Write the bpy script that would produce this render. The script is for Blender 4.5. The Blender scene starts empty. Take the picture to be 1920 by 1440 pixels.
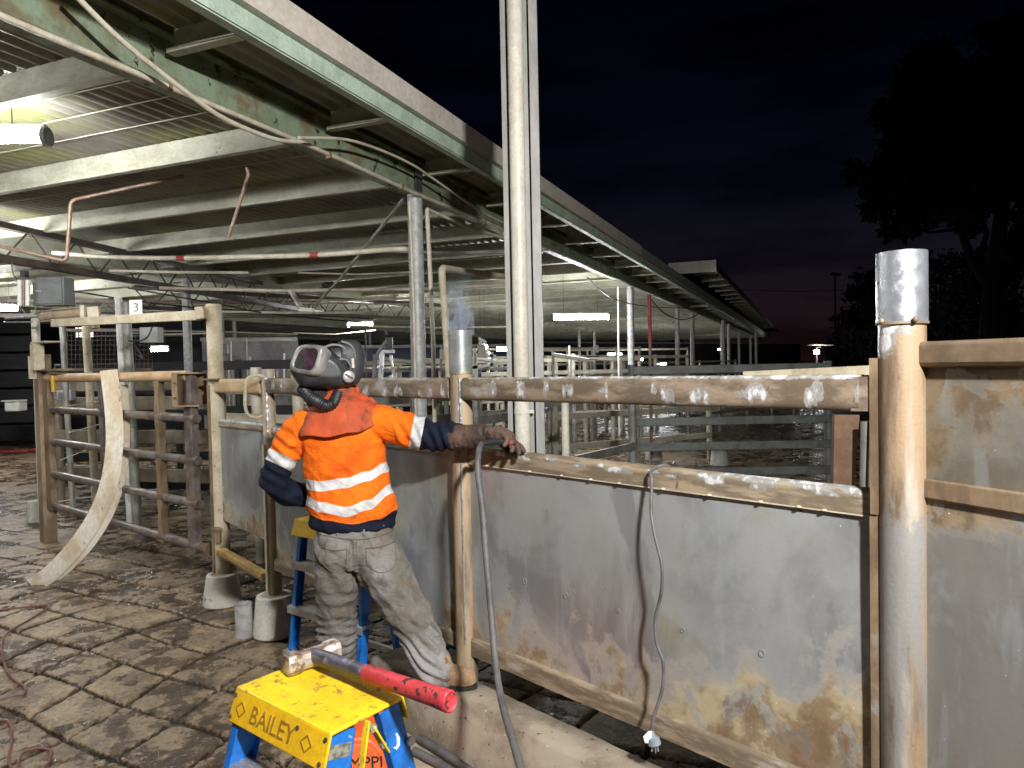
import bpy, math, random
from math import sin, cos, tan, pi, radians, sqrt, atan2, exp
from mathutils import Vector, Matrix, noise
from mathutils.bvhtree import BVHTree
random.seed(7)
V = Vector
SC = bpy.context.scene
COL = SC.collection

# ------------------------------------------------------------------ camera
FPX, PITCH, ROLL, CH = 1332.0, radians(1.5), radians(1.15), 1.8
_F = V((0, cos(PITCH), -sin(PITCH))); _U0 = V((0, sin(PITCH), cos(PITCH))); _R0 = V((1, 0, 0))
_U = _U0 * cos(ROLL) + _R0 * sin(ROLL); _R = _R0 * cos(ROLL) - _U0 * sin(ROLL)
CAM = V((0, 0, CH))
cd = bpy.data.cameras.new('camera'); cam = bpy.data.objects.new('camera', cd); COL.objects.link(cam)
cd.sensor_width = 36.0; cd.lens = FPX / 1920 * 36.0; cd.clip_start = 0.05; cd.clip_end = 1500
mw = Matrix(((_R.x, _U.x, -_F.x, 0), (_R.y, _U.y, -_F.y, 0), (_R.z, _U.z, -_F.z, CH), (0, 0, 0, 1)))
cam.matrix_world = mw
SC.camera = cam

# ------------------------------------------------------------------ exposure
SC.view_settings.view_transform = 'Standard'; SC.view_settings.look = 'None'
SC.view_settings.exposure = 0.30; SC.view_settings.gamma = 1.0
SC.cycles.max_bounces = 6; SC.cycles.diffuse_bounces = 3; SC.cycles.glossy_bounces = 3
SC.cycles.use_denoising = True
SC.cycles.volume_bounces = 0
SC.cycles.sample_clamp_indirect = 4.0

# ------------------------------------------------------------------ night sky (dusk glow low in the west)
W = bpy.data.worlds.new("World"); SC.world = W; W.use_nodes = True
wt = W.node_tree; wt.nodes.clear()
def wn(t, **k):
    n = wt.nodes.new(t)
    for a, b in k.items(): setattr(n, a, b)
    return n
wo = wn('ShaderNodeOutputWorld'); bg = wn('ShaderNodeBackground'); wt.links.new(bg.outputs[0], wo.inputs[0])
tcw = wn('ShaderNodeTexCoord'); sep = wn('ShaderNodeSeparateXYZ'); wt.links.new(tcw.outputs['Generated'], sep.inputs[0])
rp = wn('ShaderNodeValToRGB'); wt.links.new(sep.outputs['Z'], rp.inputs[0])
el = rp.color_ramp.elements
el[0].position = 0.0; el[0].color = (0.0125, 0.0052, 0.0062, 1)
el[1].position = 0.55; el[1].color = (0.0003, 0.0003, 0.0009, 1)
for p, c in ((0.05, (0.0098, 0.0052, 0.0066)), (0.12, (0.0060, 0.0050, 0.0080)), (0.22, (0.0026, 0.0029, 0.0064)), (0.32, (0.0009, 0.0012, 0.0038))):
    e = el.new(p); e.color = (*c, 1)
cl = wn('ShaderNodeTexNoise'); cl.inputs['Scale'].default_value = 3.2; cl.inputs['Detail'].default_value = 7; cl.inputs['Roughness'].default_value = .55
mp = wn('ShaderNodeMapping'); mp.inputs['Scale'].default_value = (1.0, 1.0, 4.5); mp.inputs['Location'].default_value = (.3, .9, .4)
wt.links.new(tcw.outputs['Generated'], mp.inputs[0]); wt.links.new(mp.outputs[0], cl.inputs['Vector'])
cr = wn('ShaderNodeValToRGB'); wt.links.new(cl.outputs[0], cr.inputs[0])
cr.color_ramp.elements[0].position = .43; cr.color_ramp.elements[0].color = (1, 1, 1, 1)
cr.color_ramp.elements[1].position = .62; cr.color_ramp.elements[1].color = (.40, .40, .44, 1)
mx = wn('ShaderNodeMix', data_type='RGBA', blend_type='MULTIPLY'); mx.inputs[0].default_value = 1
wt.links.new(rp.outputs[0], mx.inputs[6]); wt.links.new(cr.outputs[0], mx.inputs[7]); wt.links.new(mx.outputs[2], bg.inputs[0])
bg.inputs[1].default_value = 1.0

# ------------------------------------------------------------------ lamps: work floodlight behind the camera, and an added fill lamp
def area(name, loc, target, size, power, col=(1, 1, 1), size_y=None, spread=180):
    l = bpy.data.lights.new(name, 'AREA'); l.energy = power; l.color = col; l.size = size
    if size_y: l.shape = 'RECTANGLE'; l.size_y = size_y
    l.spread = radians(spread)
    o = bpy.data.objects.new(name, l); COL.objects.link(o); o.location = loc
    d = (V(target) - V(loc)).normalized(); o.rotation_euler = d.to_track_quat('-Z', 'Y').to_euler()
    return o
KEY = V((1.05, -0.7, 3.45)); FILL = V((3.2, -1.6, 3.6))
area('key_fill_beam', KEY, (-0.2, 3.8, 1.5), 0.20, 330, (1, .985, .965), 0.14)
area('key_fill_beam', FILL, (0.6, 2.6, 1.2), 0.25, 28, (1, .97, .93), 0.18)  # weak fill light, added beside the work floodlight

# ------------------------------------------------------------------ helpers
def at(px, py, D):
    """point at horizontal depth D seen at photo pixel px,py (1920x1440)"""
    d = _F + _R * ((px - 960) / FPX) + _U * ((720 - py) / FPX)
    return CAM + d * (D / d.y)
def ground(px, py, z=0.0):
    d = _F + _R * ((px - 960) / FPX) + _U * ((720 - py) / FPX)
    return CAM + d * ((z - CH) / d.z)
def px_of(p):
    q = V(p) - CAM; z = q.dot(_F)
    return 960 + FPX * q.dot(_R) / z, 720 - FPX * q.dot(_U) / z
TH = radians(22.4)
E = V((cos(TH), -sin(TH), 0)); Dr = V((sin(TH), cos(TH), 0))
def RF(a, t, z): return E * a + Dr * t + V((0, 0, z))
F0 = V((-.24, 3.35, 0)); G = V((.694, -.72, 0)).normalized(); N = V((-G.y, G.x, 0)); N = N if N.y < 0 else -N
def FP(s, off, z): return F0 + G * s + N * off + V((0, 0, z))
def s_of(px, off=0.0):
    k = (px - 960) / FPX
    b = F0 + N * off
    return (k * b.y - b.x) / (G.x - k * G.y)

class MB:
    def __init__(s): s.v = []; s.f = []; s.sm = []; s.attr = {}
    def add(s, vs, fs, smooth=False):
        n = len(s.v); s.v += [V(p) for p in vs]; s.f += [tuple(i + n for i in f) for f in fs]; s.sm += [smooth] * len(fs); return s
    def box(s, c, d, rot=None):
        c = V(c); hx, hy, hz = d[0] / 2, d[1] / 2, d[2] / 2
        vs = [V((x * hx, y * hy, z * hz)) for z in (-1, 1) for y in (-1, 1) for x in (-1, 1)]
        if rot is not None: vs = [rot @ p for p in vs]
        return s.add([c + p for p in vs], [(0, 2, 3, 1), (4, 5, 7, 6), (0, 1, 5, 4), (2, 6, 7, 3), (0, 4, 6, 2), (1, 3, 7, 5)])
    def bar(s, p0, p1, w, h, up=(0, 0, 1)):
        p0 = V(p0); p1 = V(p1); x = (p1 - p0).normalized(); u = V(up)
        if abs(x.dot(u)) > .98: u = V((0, 1, 0))
        y = u.cross(x).normalized(); z = x.cross(y)
        vs = [p + y * (a * w / 2) + z * (b * h / 2) for p in (p0, p1) for b in (-1, 1) for a in (-1, 1)]
        return s.add(vs, [(0, 2, 3, 1), (4, 5, 7, 6), (0, 1, 5, 4), (2, 6, 7, 3), (0, 4, 6, 2), (1, 3, 7, 5)])
    def tube(s, p0, p1, r0, r1=None, n=20, cap=True):
        return s.path([p0, p1], [r0, r0 if r1 is None else r1], n, cap)
    def path(s, pts, r, n=12, cap=True, sx=1.0, up=None):
        pts = [V(p) for p in pts]; m = len(pts)
        rr = r if isinstance(r, (list, tuple)) else [r] * m
        vs = []; prev = None
        for i, p in enumerate(pts):
            t = (pts[min(i + 1, m - 1)] - pts[max(i - 1, 0)])
            t = t.normalized() if t.length > 1e-9 else V((0, 0, 1))
            if prev is None:
                u = V(up) if up else V((0, 0, 1))
                if abs(t.dot(u)) > .95: u = V((1, 0, 0))
                x = u.cross(t).normalized()
            else:
                x = (prev - t * prev.dot(t)).normalized()
            y = t.cross(x); prev = x
            for k in range(n):
                a = 2 * pi * k / n
                vs.append(p + (x * cos(a) * sx + y * sin(a)) * rr[i])
        fs = [(i * n + k, i * n + (k + 1) % n, (i + 1) * n + (k + 1) % n, (i + 1) * n + k) for i in range(m - 1) for k in range(n)]
        s.add(vs, fs, True)
        if cap:
            b = len(s.v) - len(vs)
            s.f.append(tuple(b + k for k in reversed(range(n)))); s.sm.append(False)
            s.f.append(tuple(b + (m - 1) * n + k for k in range(n))); s.sm.append(False)
        return s
    def loft(s, rings, cap=True, smooth=True):
        n = len(rings[0]); m = len(rings); b = len(s.v)
        vs = [p for r in rings for p in r]
        fs = [(i * n + k, i * n + (k + 1) % n, (i + 1) * n + (k + 1) % n, (i + 1) * n + k) for i in range(m - 1) for k in range(n)]
        s.add(vs, fs, smooth)
        if cap:
            s.f.append(tuple(b + k for k in reversed(range(n)))); s.sm.append(False)
            s.f.append(tuple(b + (m - 1) * n + k for k in range(n))); s.sm.append(False)
        return s
    def hollow(s, p0, p1, r, wall, n=32):
        """open pipe with wall thickness"""
        p0 = V(p0); p1 = V(p1); t = (p1 - p0).normalized(); u = V((0, 0, 1)) if abs(t.z) < .9 else V((1, 0, 0))
        x = u.cross(t).normalized(); y = t.cross(x)
        prof = [(p0, r - wall), (p0, r), (p1, r), (p1, r - wall)]
        vs = [p + (x * cos(2 * pi * k / n) + y * sin(2 * pi * k / n)) * q for p, q in prof for k in range(n)]
        fs = [(i * n + k, i * n + (k + 1) % n, ((i + 1) % 4) * n + (k + 1) % n, ((i + 1) % 4) * n + k) for i in range(4) for k in range(n)]
        return s.add(vs, fs, True)
    def ext(s, poly, vec):
        """extrude a closed 3d polygon along vec"""
        n = len(poly); vec = V(vec); vs = [V(p) for p in poly] + [V(p) + vec for p in poly]
        return s.add(vs, [tuple(reversed(range(n))), tuple(range(n, 2 * n))] + [(k, (k + 1) % n, n + (k + 1) % n, n + k) for k in range(n)])
    def sphere(s, c, r, nu=16, nv=10, sc=(1, 1, 1), rot=None):
        c = V(c); vs = []; fs = []
        for j in range(nv + 1):
            ph = pi * j / nv - pi / 2
            for i in range(nu):
                a = 2 * pi * i / nu; p = V((cos(a) * cos(ph) * sc[0], sin(a) * cos(ph) * sc[1], sin(ph) * sc[2])) * r
                if rot is not None: p = rot @ p
                vs.append(c + p)
        for j in range(nv):
            for i in range(nu):
                fs.append((j * nu + i, j * nu + (i + 1) % nu, (j + 1) * nu + (i + 1) % nu, (j + 1) * nu + i))
        return s.add(vs, fs, True)

def mkmesh(name, mb, mat, base=V((0, 0, 0)), attrs=None, sharp=38):
    me = bpy.data.meshes.new(name)
    me.from_pydata([(p.x - base.x, p.y - base.y, p.z - base.z) for p in mb.v], [], mb.f)
    me.polygons.foreach_set('use_smooth', [True] * len(me.polygons))
    me.validate(verbose=False); me.update()
    try: me.set_sharp_from_angle(angle=radians(sharp))
    except Exception: pass
    if attrs:
        for k, vals in attrs.items():
            a = me.attributes.new(k, 'FLOAT', 'POINT'); a.data.foreach_set('value', vals)
    if mat: me.materials.append(mat)
    return me
def obj(name, mb, mat, parent=None, attrs=None, bevel=0, kind=None, label=None, sharp=38):
    base = parent_origin(parent) if parent else V((0, 0, 0))
    me = mkmesh(name, mb, mat, base, attrs, sharp)
    o = bpy.data.objects.new(name, me); COL.objects.link(o)
    if parent: o.parent = parent
    if bevel:
        m = o.modifiers.new('bevel', 'BEVEL'); m.width = bevel; m.segments = 2; m.limit_method = 'ANGLE'; m.angle_limit = radians(40)
    if kind: o['kind'] = kind
    if label: o['label'] = label
    return o
def parent_origin(p):
    r = V(p.location); q = p.parent
    while q: r += V(q.location); q = q.parent
    return r
def thing(name, label, cat, loc=(0, 0, 0), group=None):
    o = bpy.data.objects.new(name, None); COL.objects.link(o); o.location = loc; o.empty_display_size = .1
    o['label'] = label; o['category'] = cat
    if group: o['group'] = group
    return o
def tag(o, label, cat, group=None):
    o['label'] = label; o['category'] = cat
    if group: o['group'] = group
    return o
def copy_tree(o, parent=None):
    c = o.copy(); COL.objects.link(c)
    if parent: c.parent = parent
    for ch in [x for x in COL.objects if x.parent == o]: copy_tree(ch, c)
    return c
def text(name, body, p, xd, yd, size, depth, mat, parent, shear=0, align='LEFT'):
    cu = bpy.data.curves.new(name, 'FONT'); cu.body = body; cu.size = size; cu.extrude = depth; cu.shear = shear; cu.align_x = align; cu.resolution_u = 3
    t = bpy.data.objects.new(name + '_tmp', cu); COL.objects.link(t)
    dg = bpy.context.evaluated_depsgraph_get(); me = bpy.data.meshes.new_from_object(t.evaluated_get(dg))
    bpy.data.objects.remove(t); bpy.data.curves.remove(cu)
    x = V(xd).normalized(); y = V(yd).normalized(); z = x.cross(y)
    M = Matrix(((x.x, y.x, z.x, p[0]), (x.y, y.y, z.y, p[1]), (x.z, y.z, z.z, p[2]), (0, 0, 0, 1)))
    me.transform(Matrix.Translation(-parent_origin(parent)) @ M)
    me.materials.clear(); me.materials.append(mat); me.name = name
    o = bpy.data.objects.new(name, me); COL.objects.link(o); o.parent = parent
    return o
def cr_spline(pts, k=8):
    pts = [V(p) for p in pts]; out = []
    P = [pts[0] * 2 - pts[1]] + pts + [pts[-1] * 2 - pts[-2]]
    for i in range(1, len(P) - 2):
        for j in range(k):
            t = j / k
            out.append(.5 * ((2 * P[i]) + (P[i + 1] - P[i - 1]) * t + (2 * P[i - 1] - 5 * P[i] + 4 * P[i + 1] - P[i + 2]) * t * t + (3 * P[i] - P[i - 1] - 3 * P[i + 1] + P[i + 2]) * t ** 3))
    out.append(pts[-1]); return out

# ------------------------------------------------------------------ materials
class NT:
    def __init__(s, name):
        s.m = bpy.data.materials.new(name); s.m.use_nodes = True; s.t = s.m.node_tree; s.b = s.t.nodes['Principled BSDF']
        s.pos = None
    def n(s, t, **k):
        x = s.t.nodes.new(t)
        for a, b in k.items(): setattr(x, a, b)
        return x
    def l(s, a, b): s.t.links.new(a, b)
    def P(s):
        if s.pos is None: s.pos = s.n('ShaderNodeNewGeometry').outputs['Position']
        return s.pos
    def noise(s, scale, detail=5, rough=.55, stretch=(1, 1, 1), off=0, dist=0):
        mp = s.n('ShaderNodeMapping'); mp.inputs['Scale'].default_value = stretch; mp.inputs['Location'].default_value = (off, off * 1.7, off * .6)
        s.l(s.P(), mp.inputs[0]); x = s.n('ShaderNodeTexNoise'); x.inputs['Scale'].default_value = scale; x.inputs['Detail'].default_value = detail
        x.inputs['Roughness'].default_value = rough; x.inputs['Distortion'].default_value = dist; s.l(mp.outputs[0], x.inputs['Vector']); return x.outputs[0]
    def ramp(s, x, lo, hi, a=0., b=1.):
        m = s.n('ShaderNodeMapRange'); m.clamp = True; m.interpolation_type = 'SMOOTHSTEP'
        s.l(x, m.inputs[0]); m.inputs[1].default_value = lo; m.inputs[2].default_value = hi; m.inputs[3].default_value = a; m.inputs[4].default_value = b; return m.outputs[0]
    def mix(s, f, a, b):
        m = s.n('ShaderNodeMix', data_type='RGBA')
        if isinstance(f, (int, float)): m.inputs[0].default_value = f
        else: s.l(f, m.inputs[0])
        for i, c in ((6, a), (7, b)):
            if isinstance(c, (tuple, list)): m.inputs[i].default_value = (*c[:3], 1)
            else: s.l(c, m.inputs[i])
        return m.outputs[2]
    def math(s, op, a, b=None, clamp=False):
        m = s.n('ShaderNodeMath', operation=op); m.use_clamp = clamp
        for i, c in ((0, a), (1, b)):
            if c is None: continue
            if isinstance(c, (int, float)): m.inputs[i].default_value = c
            else: s.l(c, m.inputs[i])
        return m.outputs[0]
    def attr(s, name):
        a = s.n('ShaderNodeAttribute'); a.attribute_name = name; return a.outputs['Fac']
    def set(s, name, v):
        i = s.b.inputs[name]
        if isinstance(v, (int, float)): i.default_value = v
        elif isinstance(v, (tuple, list)): i.default_value = (*v[:3], 1)
        else: s.l(v, i)
    def bump(s, h, strength=.3, dist=.01):
        b = s.n('ShaderNodeBump'); b.inputs['Strength'].default_value = strength; b.inputs['Distance'].default_value = dist; s.l(h, b.inputs['Height']); s.l(b.outputs[0], s.b.inputs['Normal'])
_mats = {}
def mat(name, c1, c2=None, rough=.6, metal=0., scale=6, lo=.4, hi=.62, spots=None, bump=.15, bscale=70, stretch=(1, 1, 1), rough2=None, sp2=None, coat=0):
    if name in _mats: return _mats[name]
    k = NT(name); c2 = c2 or tuple(x * .72 for x in c1)
    f = k.ramp(k.noise(scale, 7, .6, stretch), lo, hi); col = k.mix(f, c1, c2)
    fine = k.ramp(k.noise(scale * 9, 4, .6, stretch, 3), .3, .7, .88, 1.08)
    mm = k.n('ShaderNodeMix', data_type='RGBA', blend_type='MULTIPLY'); mm.inputs[0].default_value = 1; k.l(col, mm.inputs[6])
    cmb = k.n('ShaderNodeCombineColor'); [k.l(fine, cmb.inputs[i]) for i in range(3)]; k.l(cmb.outputs[0], mm.inputs[7]); col = mm.outputs[2]
    r = None
    for sp in (spots, sp2):
        if sp:
            c, sc, l2, h2 = sp[:4]; st = sp[4] if len(sp) > 4 else (1, 1, 1)
            g = k.ramp(k.noise(sc, 8, .62, st, 7.3 + sc), l2, h2); col = k.mix(g, col, c)
            rr = k.ramp(g, 0, 1, rough if r is None else rough, .85)
            r = rr
    k.set('Base Color', col); k.set('Metallic', metal)
    if rough2 is not None: k.set('Roughness', k.ramp(k.noise(scale * 1.7, 5, .6, stretch, 1.3), .35, .65, rough, rough2))
    elif r is not None: k.set('Roughness', r)
    else: k.set('Roughness', rough)
    if coat: k.set('Coat Weight', coat)
    if bump: k.bump(k.noise(bscale, 5, .6), bump, .004)
    _mats[name] = k.m; return k.m
def emis(name, col, st):
    k = NT(name); k.set('Base Color', (.8, .8, .8)); k.set('Emission Color', col); k.set('Emission Strength', st); return k.m

M_galv = mat('galvanised_steel', (.34, .345, .35), (.25, .26, .27), .42, .55, 9, spots=((.16, .12, .08), 3, .6, .7), bump=.08)
M_galvpipe = mat('galvanised_pipe', (.46, .46, .44), (.32, .32, .31), .5, .1, 14, bump=.08)
M_brown = mat('muddy_brown_steel', (.235, .165, .10), (.13, .085, .05), .6, .1, 7, spots=((.30, .30, .28), 4, .60, .72), bump=.2, stretch=(1, 1, .5))
M_tan = mat('tan_stained_steel', (.32, .24, .16), (.17, .12, .075), .55, .05, 6, spots=((.16, .085, .04), 9, .62, .70), bump=.2, stretch=(1, 1, .4))
M_creampost = mat('cream_dusty_pipe', (.52, .46, .34), (.42, .35, .23), .6, 0, 8, spots=((.25, .17, .1), 14, .64, .72), bump=.12)
M_darkpipe = mat('worn_dark_pipe', (.22, .185, .17), (.12, .095, .085), .30, .35, 8, spots=((.26, .17, .1), 6, .58, .7), bump=.15, rough2=.55)
M_concrete = mat('concrete', (.36, .31, .24), (.24, .20, .15), .85, 0, 5, spots=((.12, .09, .06), 26, .66, .72), bump=.7, bscale=45, sp2=((.44, .34, .21), 4, .55, .7))
M_footing = mat('painted_footing', (.52, .51, .45), (.44, .42, .36), .7, 0, 6, spots=((.25, .18, .11), 11, .62, .7), bump=.2)
M_green = mat('pale_green_paint', (.22, .28, .19), (.17, .20, .125), .55, 0, 5, spots=((.035, .025, .015), 8, .60, .63), bump=.15, sp2=((.15, .12, .06), 2.5, .52, .66))
M_greenlt = mat('peeling_green_paint', (.46, .56, .45), (.36, .45, .36), .6, 0, 6, spots=((.08, .07, .05), 22, .67, .70, (1, 1, 2.2)), bump=.3, bscale=50)
M_cream = mat('cream_flashing', (.60, .55, .48), (.52, .47, .40), .5, 0, 3, bump=.03, spots=((.3, .26, .2), 30, .72, .76))
M_purlin = mat('weathered_white_purlin', (.47, .47, .37), (.36, .35, .26), .6, 0, 3, spots=((.09, .075, .055), 12, .68, .73), bump=.1, stretch=(1, 1, 2))
k = NT('corrugated_iron')
c = k.mix(k.ramp(k.noise(1.3, 6, .6), .4, .62), (.30, .28, .24), (.19, .175, .15))
c = k.mix(k.ramp(k.noise(1.1, 6, .65, off=4), .48, .64, 0, .7), c, (.30, .31, .11))
c = k.mix(k.ramp(k.noise(12, 6, .7, (1, .3, 1)), .6, .74), c, (.08, .07, .055))
k.set('Base Color', c); k.set('Roughness', .5); k.set('Metallic', .25); M_iron = k.m
M_truss = mat('dark_truss_steel', (.10, .075, .06), (.06, .045, .035), .6, .1, 6, bump=.1)
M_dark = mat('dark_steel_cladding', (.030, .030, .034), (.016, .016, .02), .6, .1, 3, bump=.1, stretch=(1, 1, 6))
M_yardrail = mat('weathered_grey_rail', (.34, .34, .31), (.22, .21, .18), .5, .2, 5, bump=.1)
M_yardpale = mat('pale_yard_rail', (.50, .47, .38), (.38, .34, .26), .6, .05, 5, bump=.1)
M_pvc = mat('pvc_downpipe', (.62, .59, .50), (.54, .50, .42), .45, 0, 5, spots=((.35, .29, .2), 18, .68, .74), bump=.04)
M_column = mat('steel_column_paint', (.30, .30, .28), (.23, .225, .20), .5, .05, 4, bump=.06, stretch=(1, 1, .3))
M_copper = mat('copper_pipe', (.27, .185, .135), (.19, .125, .09), .45, .3, 10, bump=.05)
M_conduit = mat('cream_conduit', (.58, .54, .43), (.45, .40, .30), .5, 0, 7, bump=.05)
M_red = mat('red_paint', (.40, .05, .04), (.25, .03, .03), .5, 0, 8, bump=.05)
M_black = mat('black_rubber', (.025, .025, .028), (.015, .015, .016), .5, 0, 8, bump=.1)
M_blackgloss = mat('black_plastic', (.030, .032, .034), (.018, .019, .021), .38, 0, 12, rough2=.5, bump=.06)
M_hose = mat('grey_hose', (.11, .105, .105), (.07, .066, .066), .6, 0, 20, bump=.1)
M_blue = mat('blue_fibreglass', (.012, .15, .52), (.010, .10, .36), .38, 0, 9, spots=((.30, .36, .42), 34, .64, .72), bump=.05)
M_yellow = mat('yellow_plastic_cap', (.80, .56, .012), (.70, .46, .012), .5, 0, 8, spots=((.30, .16, .04), 24, .565, .66), bump=.3, bscale=120, sp2=((.16, .10, .05), 55, .63, .69, (1, 2.5, 1)))
M_yellowdk = mat('yellow_embossing', (.50, .29, .01), (.42, .24, .01), .5, 0, 8, bump=.1)
M_alu = mat('aluminium', (.55, .55, .54), (.42, .41, .39), .35, .7, 12, bump=.08)
M_white = mat('white_enamel', (.72, .72, .68), (.6, .6, .56), .5, 0, 6, bump=.03)
M_greybox = mat('grey_enclosure', (.17, .175, .17), (.14, .145, .14), .5, .1, 5, bump=.04)
M_chrome = mat('bright_steel', (.66, .67, .70), (.50, .52, .55), .25, .8, 18, rough2=.42, bump=.06)
M_wood = mat('yellow_timber', (.50, .33, .11), (.36, .22, .07), .7, 0, 10, bump=.2)
M_navy = mat('navy_sheeting', (.012, .022, .06), (.008, .015, .04), .5, .1, 1, bump=0)
M_orange = mat('orange_plastic', (.80, .13, .03), (.66, .10, .02), .45, 0, 5, bump=.03)
M_backwall = mat('grey_block_wall', (.20, .185, .19), (.13, .12, .125), .8, 0, 2, bump=.1)
M_tube = emis('lit_tube', (.97, .99, 1), 18)
# ================================================================== ground
GA = radians(-27.5); UA = V((cos(GA), sin(GA), 0)); UB = V((-sin(GA), cos(GA), 0)); CU, CV = .405, .365
def guv(x, y):
    wx = x + .035 * sin(1.9 * y + .7 * x) + .02 * sin(4.3 * y + 1) ; wy = y + .04 * sin(1.5 * x + .3 * y + 2) + .02 * sin(5.1 * x)
    u = (wx * UA.x + wy * UA.y) / CU + .12; v = (wx * UB.x + wy * UB.y) / CV + .45
    u += .22 * sin(v * .9)      # wandering rows
    return u, v
def axis_steps(segs):
    out = [segs[0][0]]
    for a, b, st in segs:
        n = max(1, int(round((b - a) / st))); out += [a + (b - a) * i / n for i in range(1, n + 1)]
    return out
gx = axis_steps([(-600, -60, 90), (-60, -14, 4.6), (-14, -5.2, .22), (-5.2, 1.3, .0185), (1.3, 8, .4), (8, 60, 6), (60, 600, 90)])
gy = axis_steps([(-60, -5, 10), (-5, 1.5, .4), (1.5, 7.6, .0185), (7.6, 16, .12), (16, 60, 2), (60, 900, 120)])
vs = []; au = []; av = []; awet = []
def sst(a, b, x):
    t = min(1, max(0, (x - a) / (b - a))); return t * t * (3 - 2 * t)
for y in gy:
    for x in gx:
        u, v = guv(x, y); z = 0.
        if -5.3 < x < 1.4 and 1.4 < y < 7.7:
            fu = abs(u - round(u)) * CU; fv = abs(v - round(v)) * CV
            h = noise.noise(V((x * 9, y * 9, 3.))); h2 = noise.noise(V((x * 28, y * 28, 1.))); h3 = noise.noise(V((x * 2.3, y * 2.3, 9)))
            cell = noise.cell(V((math.floor(u) + .5, math.floor(v) + .5, 0)))
            w = .013 + .006 * h + .004 * h3
            g = max(1 - sst(w * .5, w * 1.35, fu), 1 - sst(w * .5, w * 1.35, fv))
            g *= .75 + .25 * sst(-.4, .1, h3)
            z = -.026 * g + .0045 * h + .0034 * h2 + .006 * (cell - .5)
            z += .0035 * noise.noise(V((x * 60, y * 60, 5))) * (1 - g)
            k_ = min(sst(-5.3, -4.9, x), 1 - sst(1.1, 1.35, x), sst(1.4, 1.7, y), 1 - sst(7.1, 7.6, y)); z *= k_
        vs.append((x, y, z)); au.append(u); av.append(v)
nx = len(gx)
fs = [(j * nx + i, j * nx + i + 1, (j + 1) * nx + i + 1, (j + 1) * nx + i) for j in range(len(gy) - 1) for i in range(nx - 1)]
m = bpy.data.meshes.new('ground'); m.from_pydata(vs, [], fs)
m.polygons.foreach_set('use_smooth', [True] * len(fs))
for nm, vals in (('gu', au), ('gv', av)):
    a = m.attributes.new(nm, 'FLOAT', 'POINT'); a.data.foreach_set('value', vals)
k = NT('stamped_concrete_floor')
pu = k.math('MULTIPLY', k.math('PINGPONG', k.attr('gu'), .5), CU); pv = k.math('MULTIPLY', k.math('PINGPONG', k.attr('gv'), .5), CV)
# pingpong(x,.5): 0 at integers, .5 half way
dd = k.math('MINIMUM', pu, pv)
dd = k.math('ADD', dd, k.math('MULTIPLY', k.math('SUBTRACT', k.noise(22, 5, .6), .5), .018))
gr = k.ramp(dd, .006, .019, 1, 0)
big = k.noise(1.1, 7, .62, (1, 1, 0)); mid = k.noise(6, 8, .66, (1, 1, .2), 2); fine = k.noise(34, 8, .78)
c = k.mix(k.ramp(mid, .38, .62), (.35, .255, .15), (.155, .105, .06))
c = k.mix(k.ramp(fine, .53, .60, 0, .85), c, (.06, .043, .03))
c = k.mix(k.ramp(fine, .44, .36, 0, .9), c, (.52, .43, .30))
c = k.mix(k.ramp(k.noise(17, 7, .7, (1, 1, .2), 8), .54, .66, 0, .7), c, (.09, .066, .045))
wet = k.ramp(big, .44, .52); wet2 = k.ramp(mid, .44, .56)
wetm = k.math('MULTIPLY', wet, k.math('ADD', k.math('MULTIPLY', wet2, .65), .35))
c = k.mix(k.math('MULTIPLY', wetm, .86), c, (.045, .031, .02))
c = k.mix(k.math('MULTIPLY', gr, .95), c, (.022, .015, .010))
k.set('Base Color', c)
k.set('Roughness', k.ramp(k.math('ADD', wetm, k.math('MULTIPLY', gr, .4)), .1, .75, .50, .09))
hh = k.math('ADD', k.math('MULTIPLY', k.noise(38, 7, .72), .8), k.math('MULTIPLY', gr, -1.1))
k.bump(hh, 1.0, .016)
m.materials.append(k.m)
g = bpy.data.objects.new('ground', m); COL.objects.link(g); g['kind'] = 'structure'

# ================================================================== livestock shed
shed = thing('livestock_shed', 'long open-sided livestock shed with corrugated roof, pale green girders and cream fascia', 'shed', RF(-3.26, 5.68, 0))
Z = CH
GIR_A, EAVE_A = -3.26, -2.65
T0, T1 = -4.0, 62.0
# roof sheet with real corrugations running along the shed
def corr(name, a0, a1, t0, t1, z, par, pitch=.125, amp=.022, mat_=M_iron, nt=2, sub=6):
    n = int((a1 - a0) / pitch * sub); ts = [t0 + (t1 - t0) * i / nt for i in range(nt + 1)]
    b = MB(); rows = []
    for t in ts:
        rows += [RF(a0 + pitch / sub * i, t, z + amp * sin(2 * pi * i / sub)) for i in range(n + 1)]
    b.add(rows, [(j * (n + 1) + i, j * (n + 1) + i + 1, (j + 1) * (n + 1) + i + 1, (j + 1) * (n + 1) + i) for j in range(nt) for i in range(n)], True)
    top = [p + V((0, 0, .012)) for p in rows]
    b.add(top, [(j * (n + 1) + i, (j + 1) * (n + 1) + i, (j + 1) * (n + 1) + i + 1, j * (n + 1) + i + 1) for j in range(nt) for i in range(n)], True)
    return obj(name, b, mat_, par, sharp=80)
corr('roof_sheet', -14.0, EAVE_A, T0, T1, 3.70, shed)
corr('roof_sheet', -34.0, -14.0, T0, T1, 3.70, shed, sub=3, pitch=.152, amp=.018)
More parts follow.
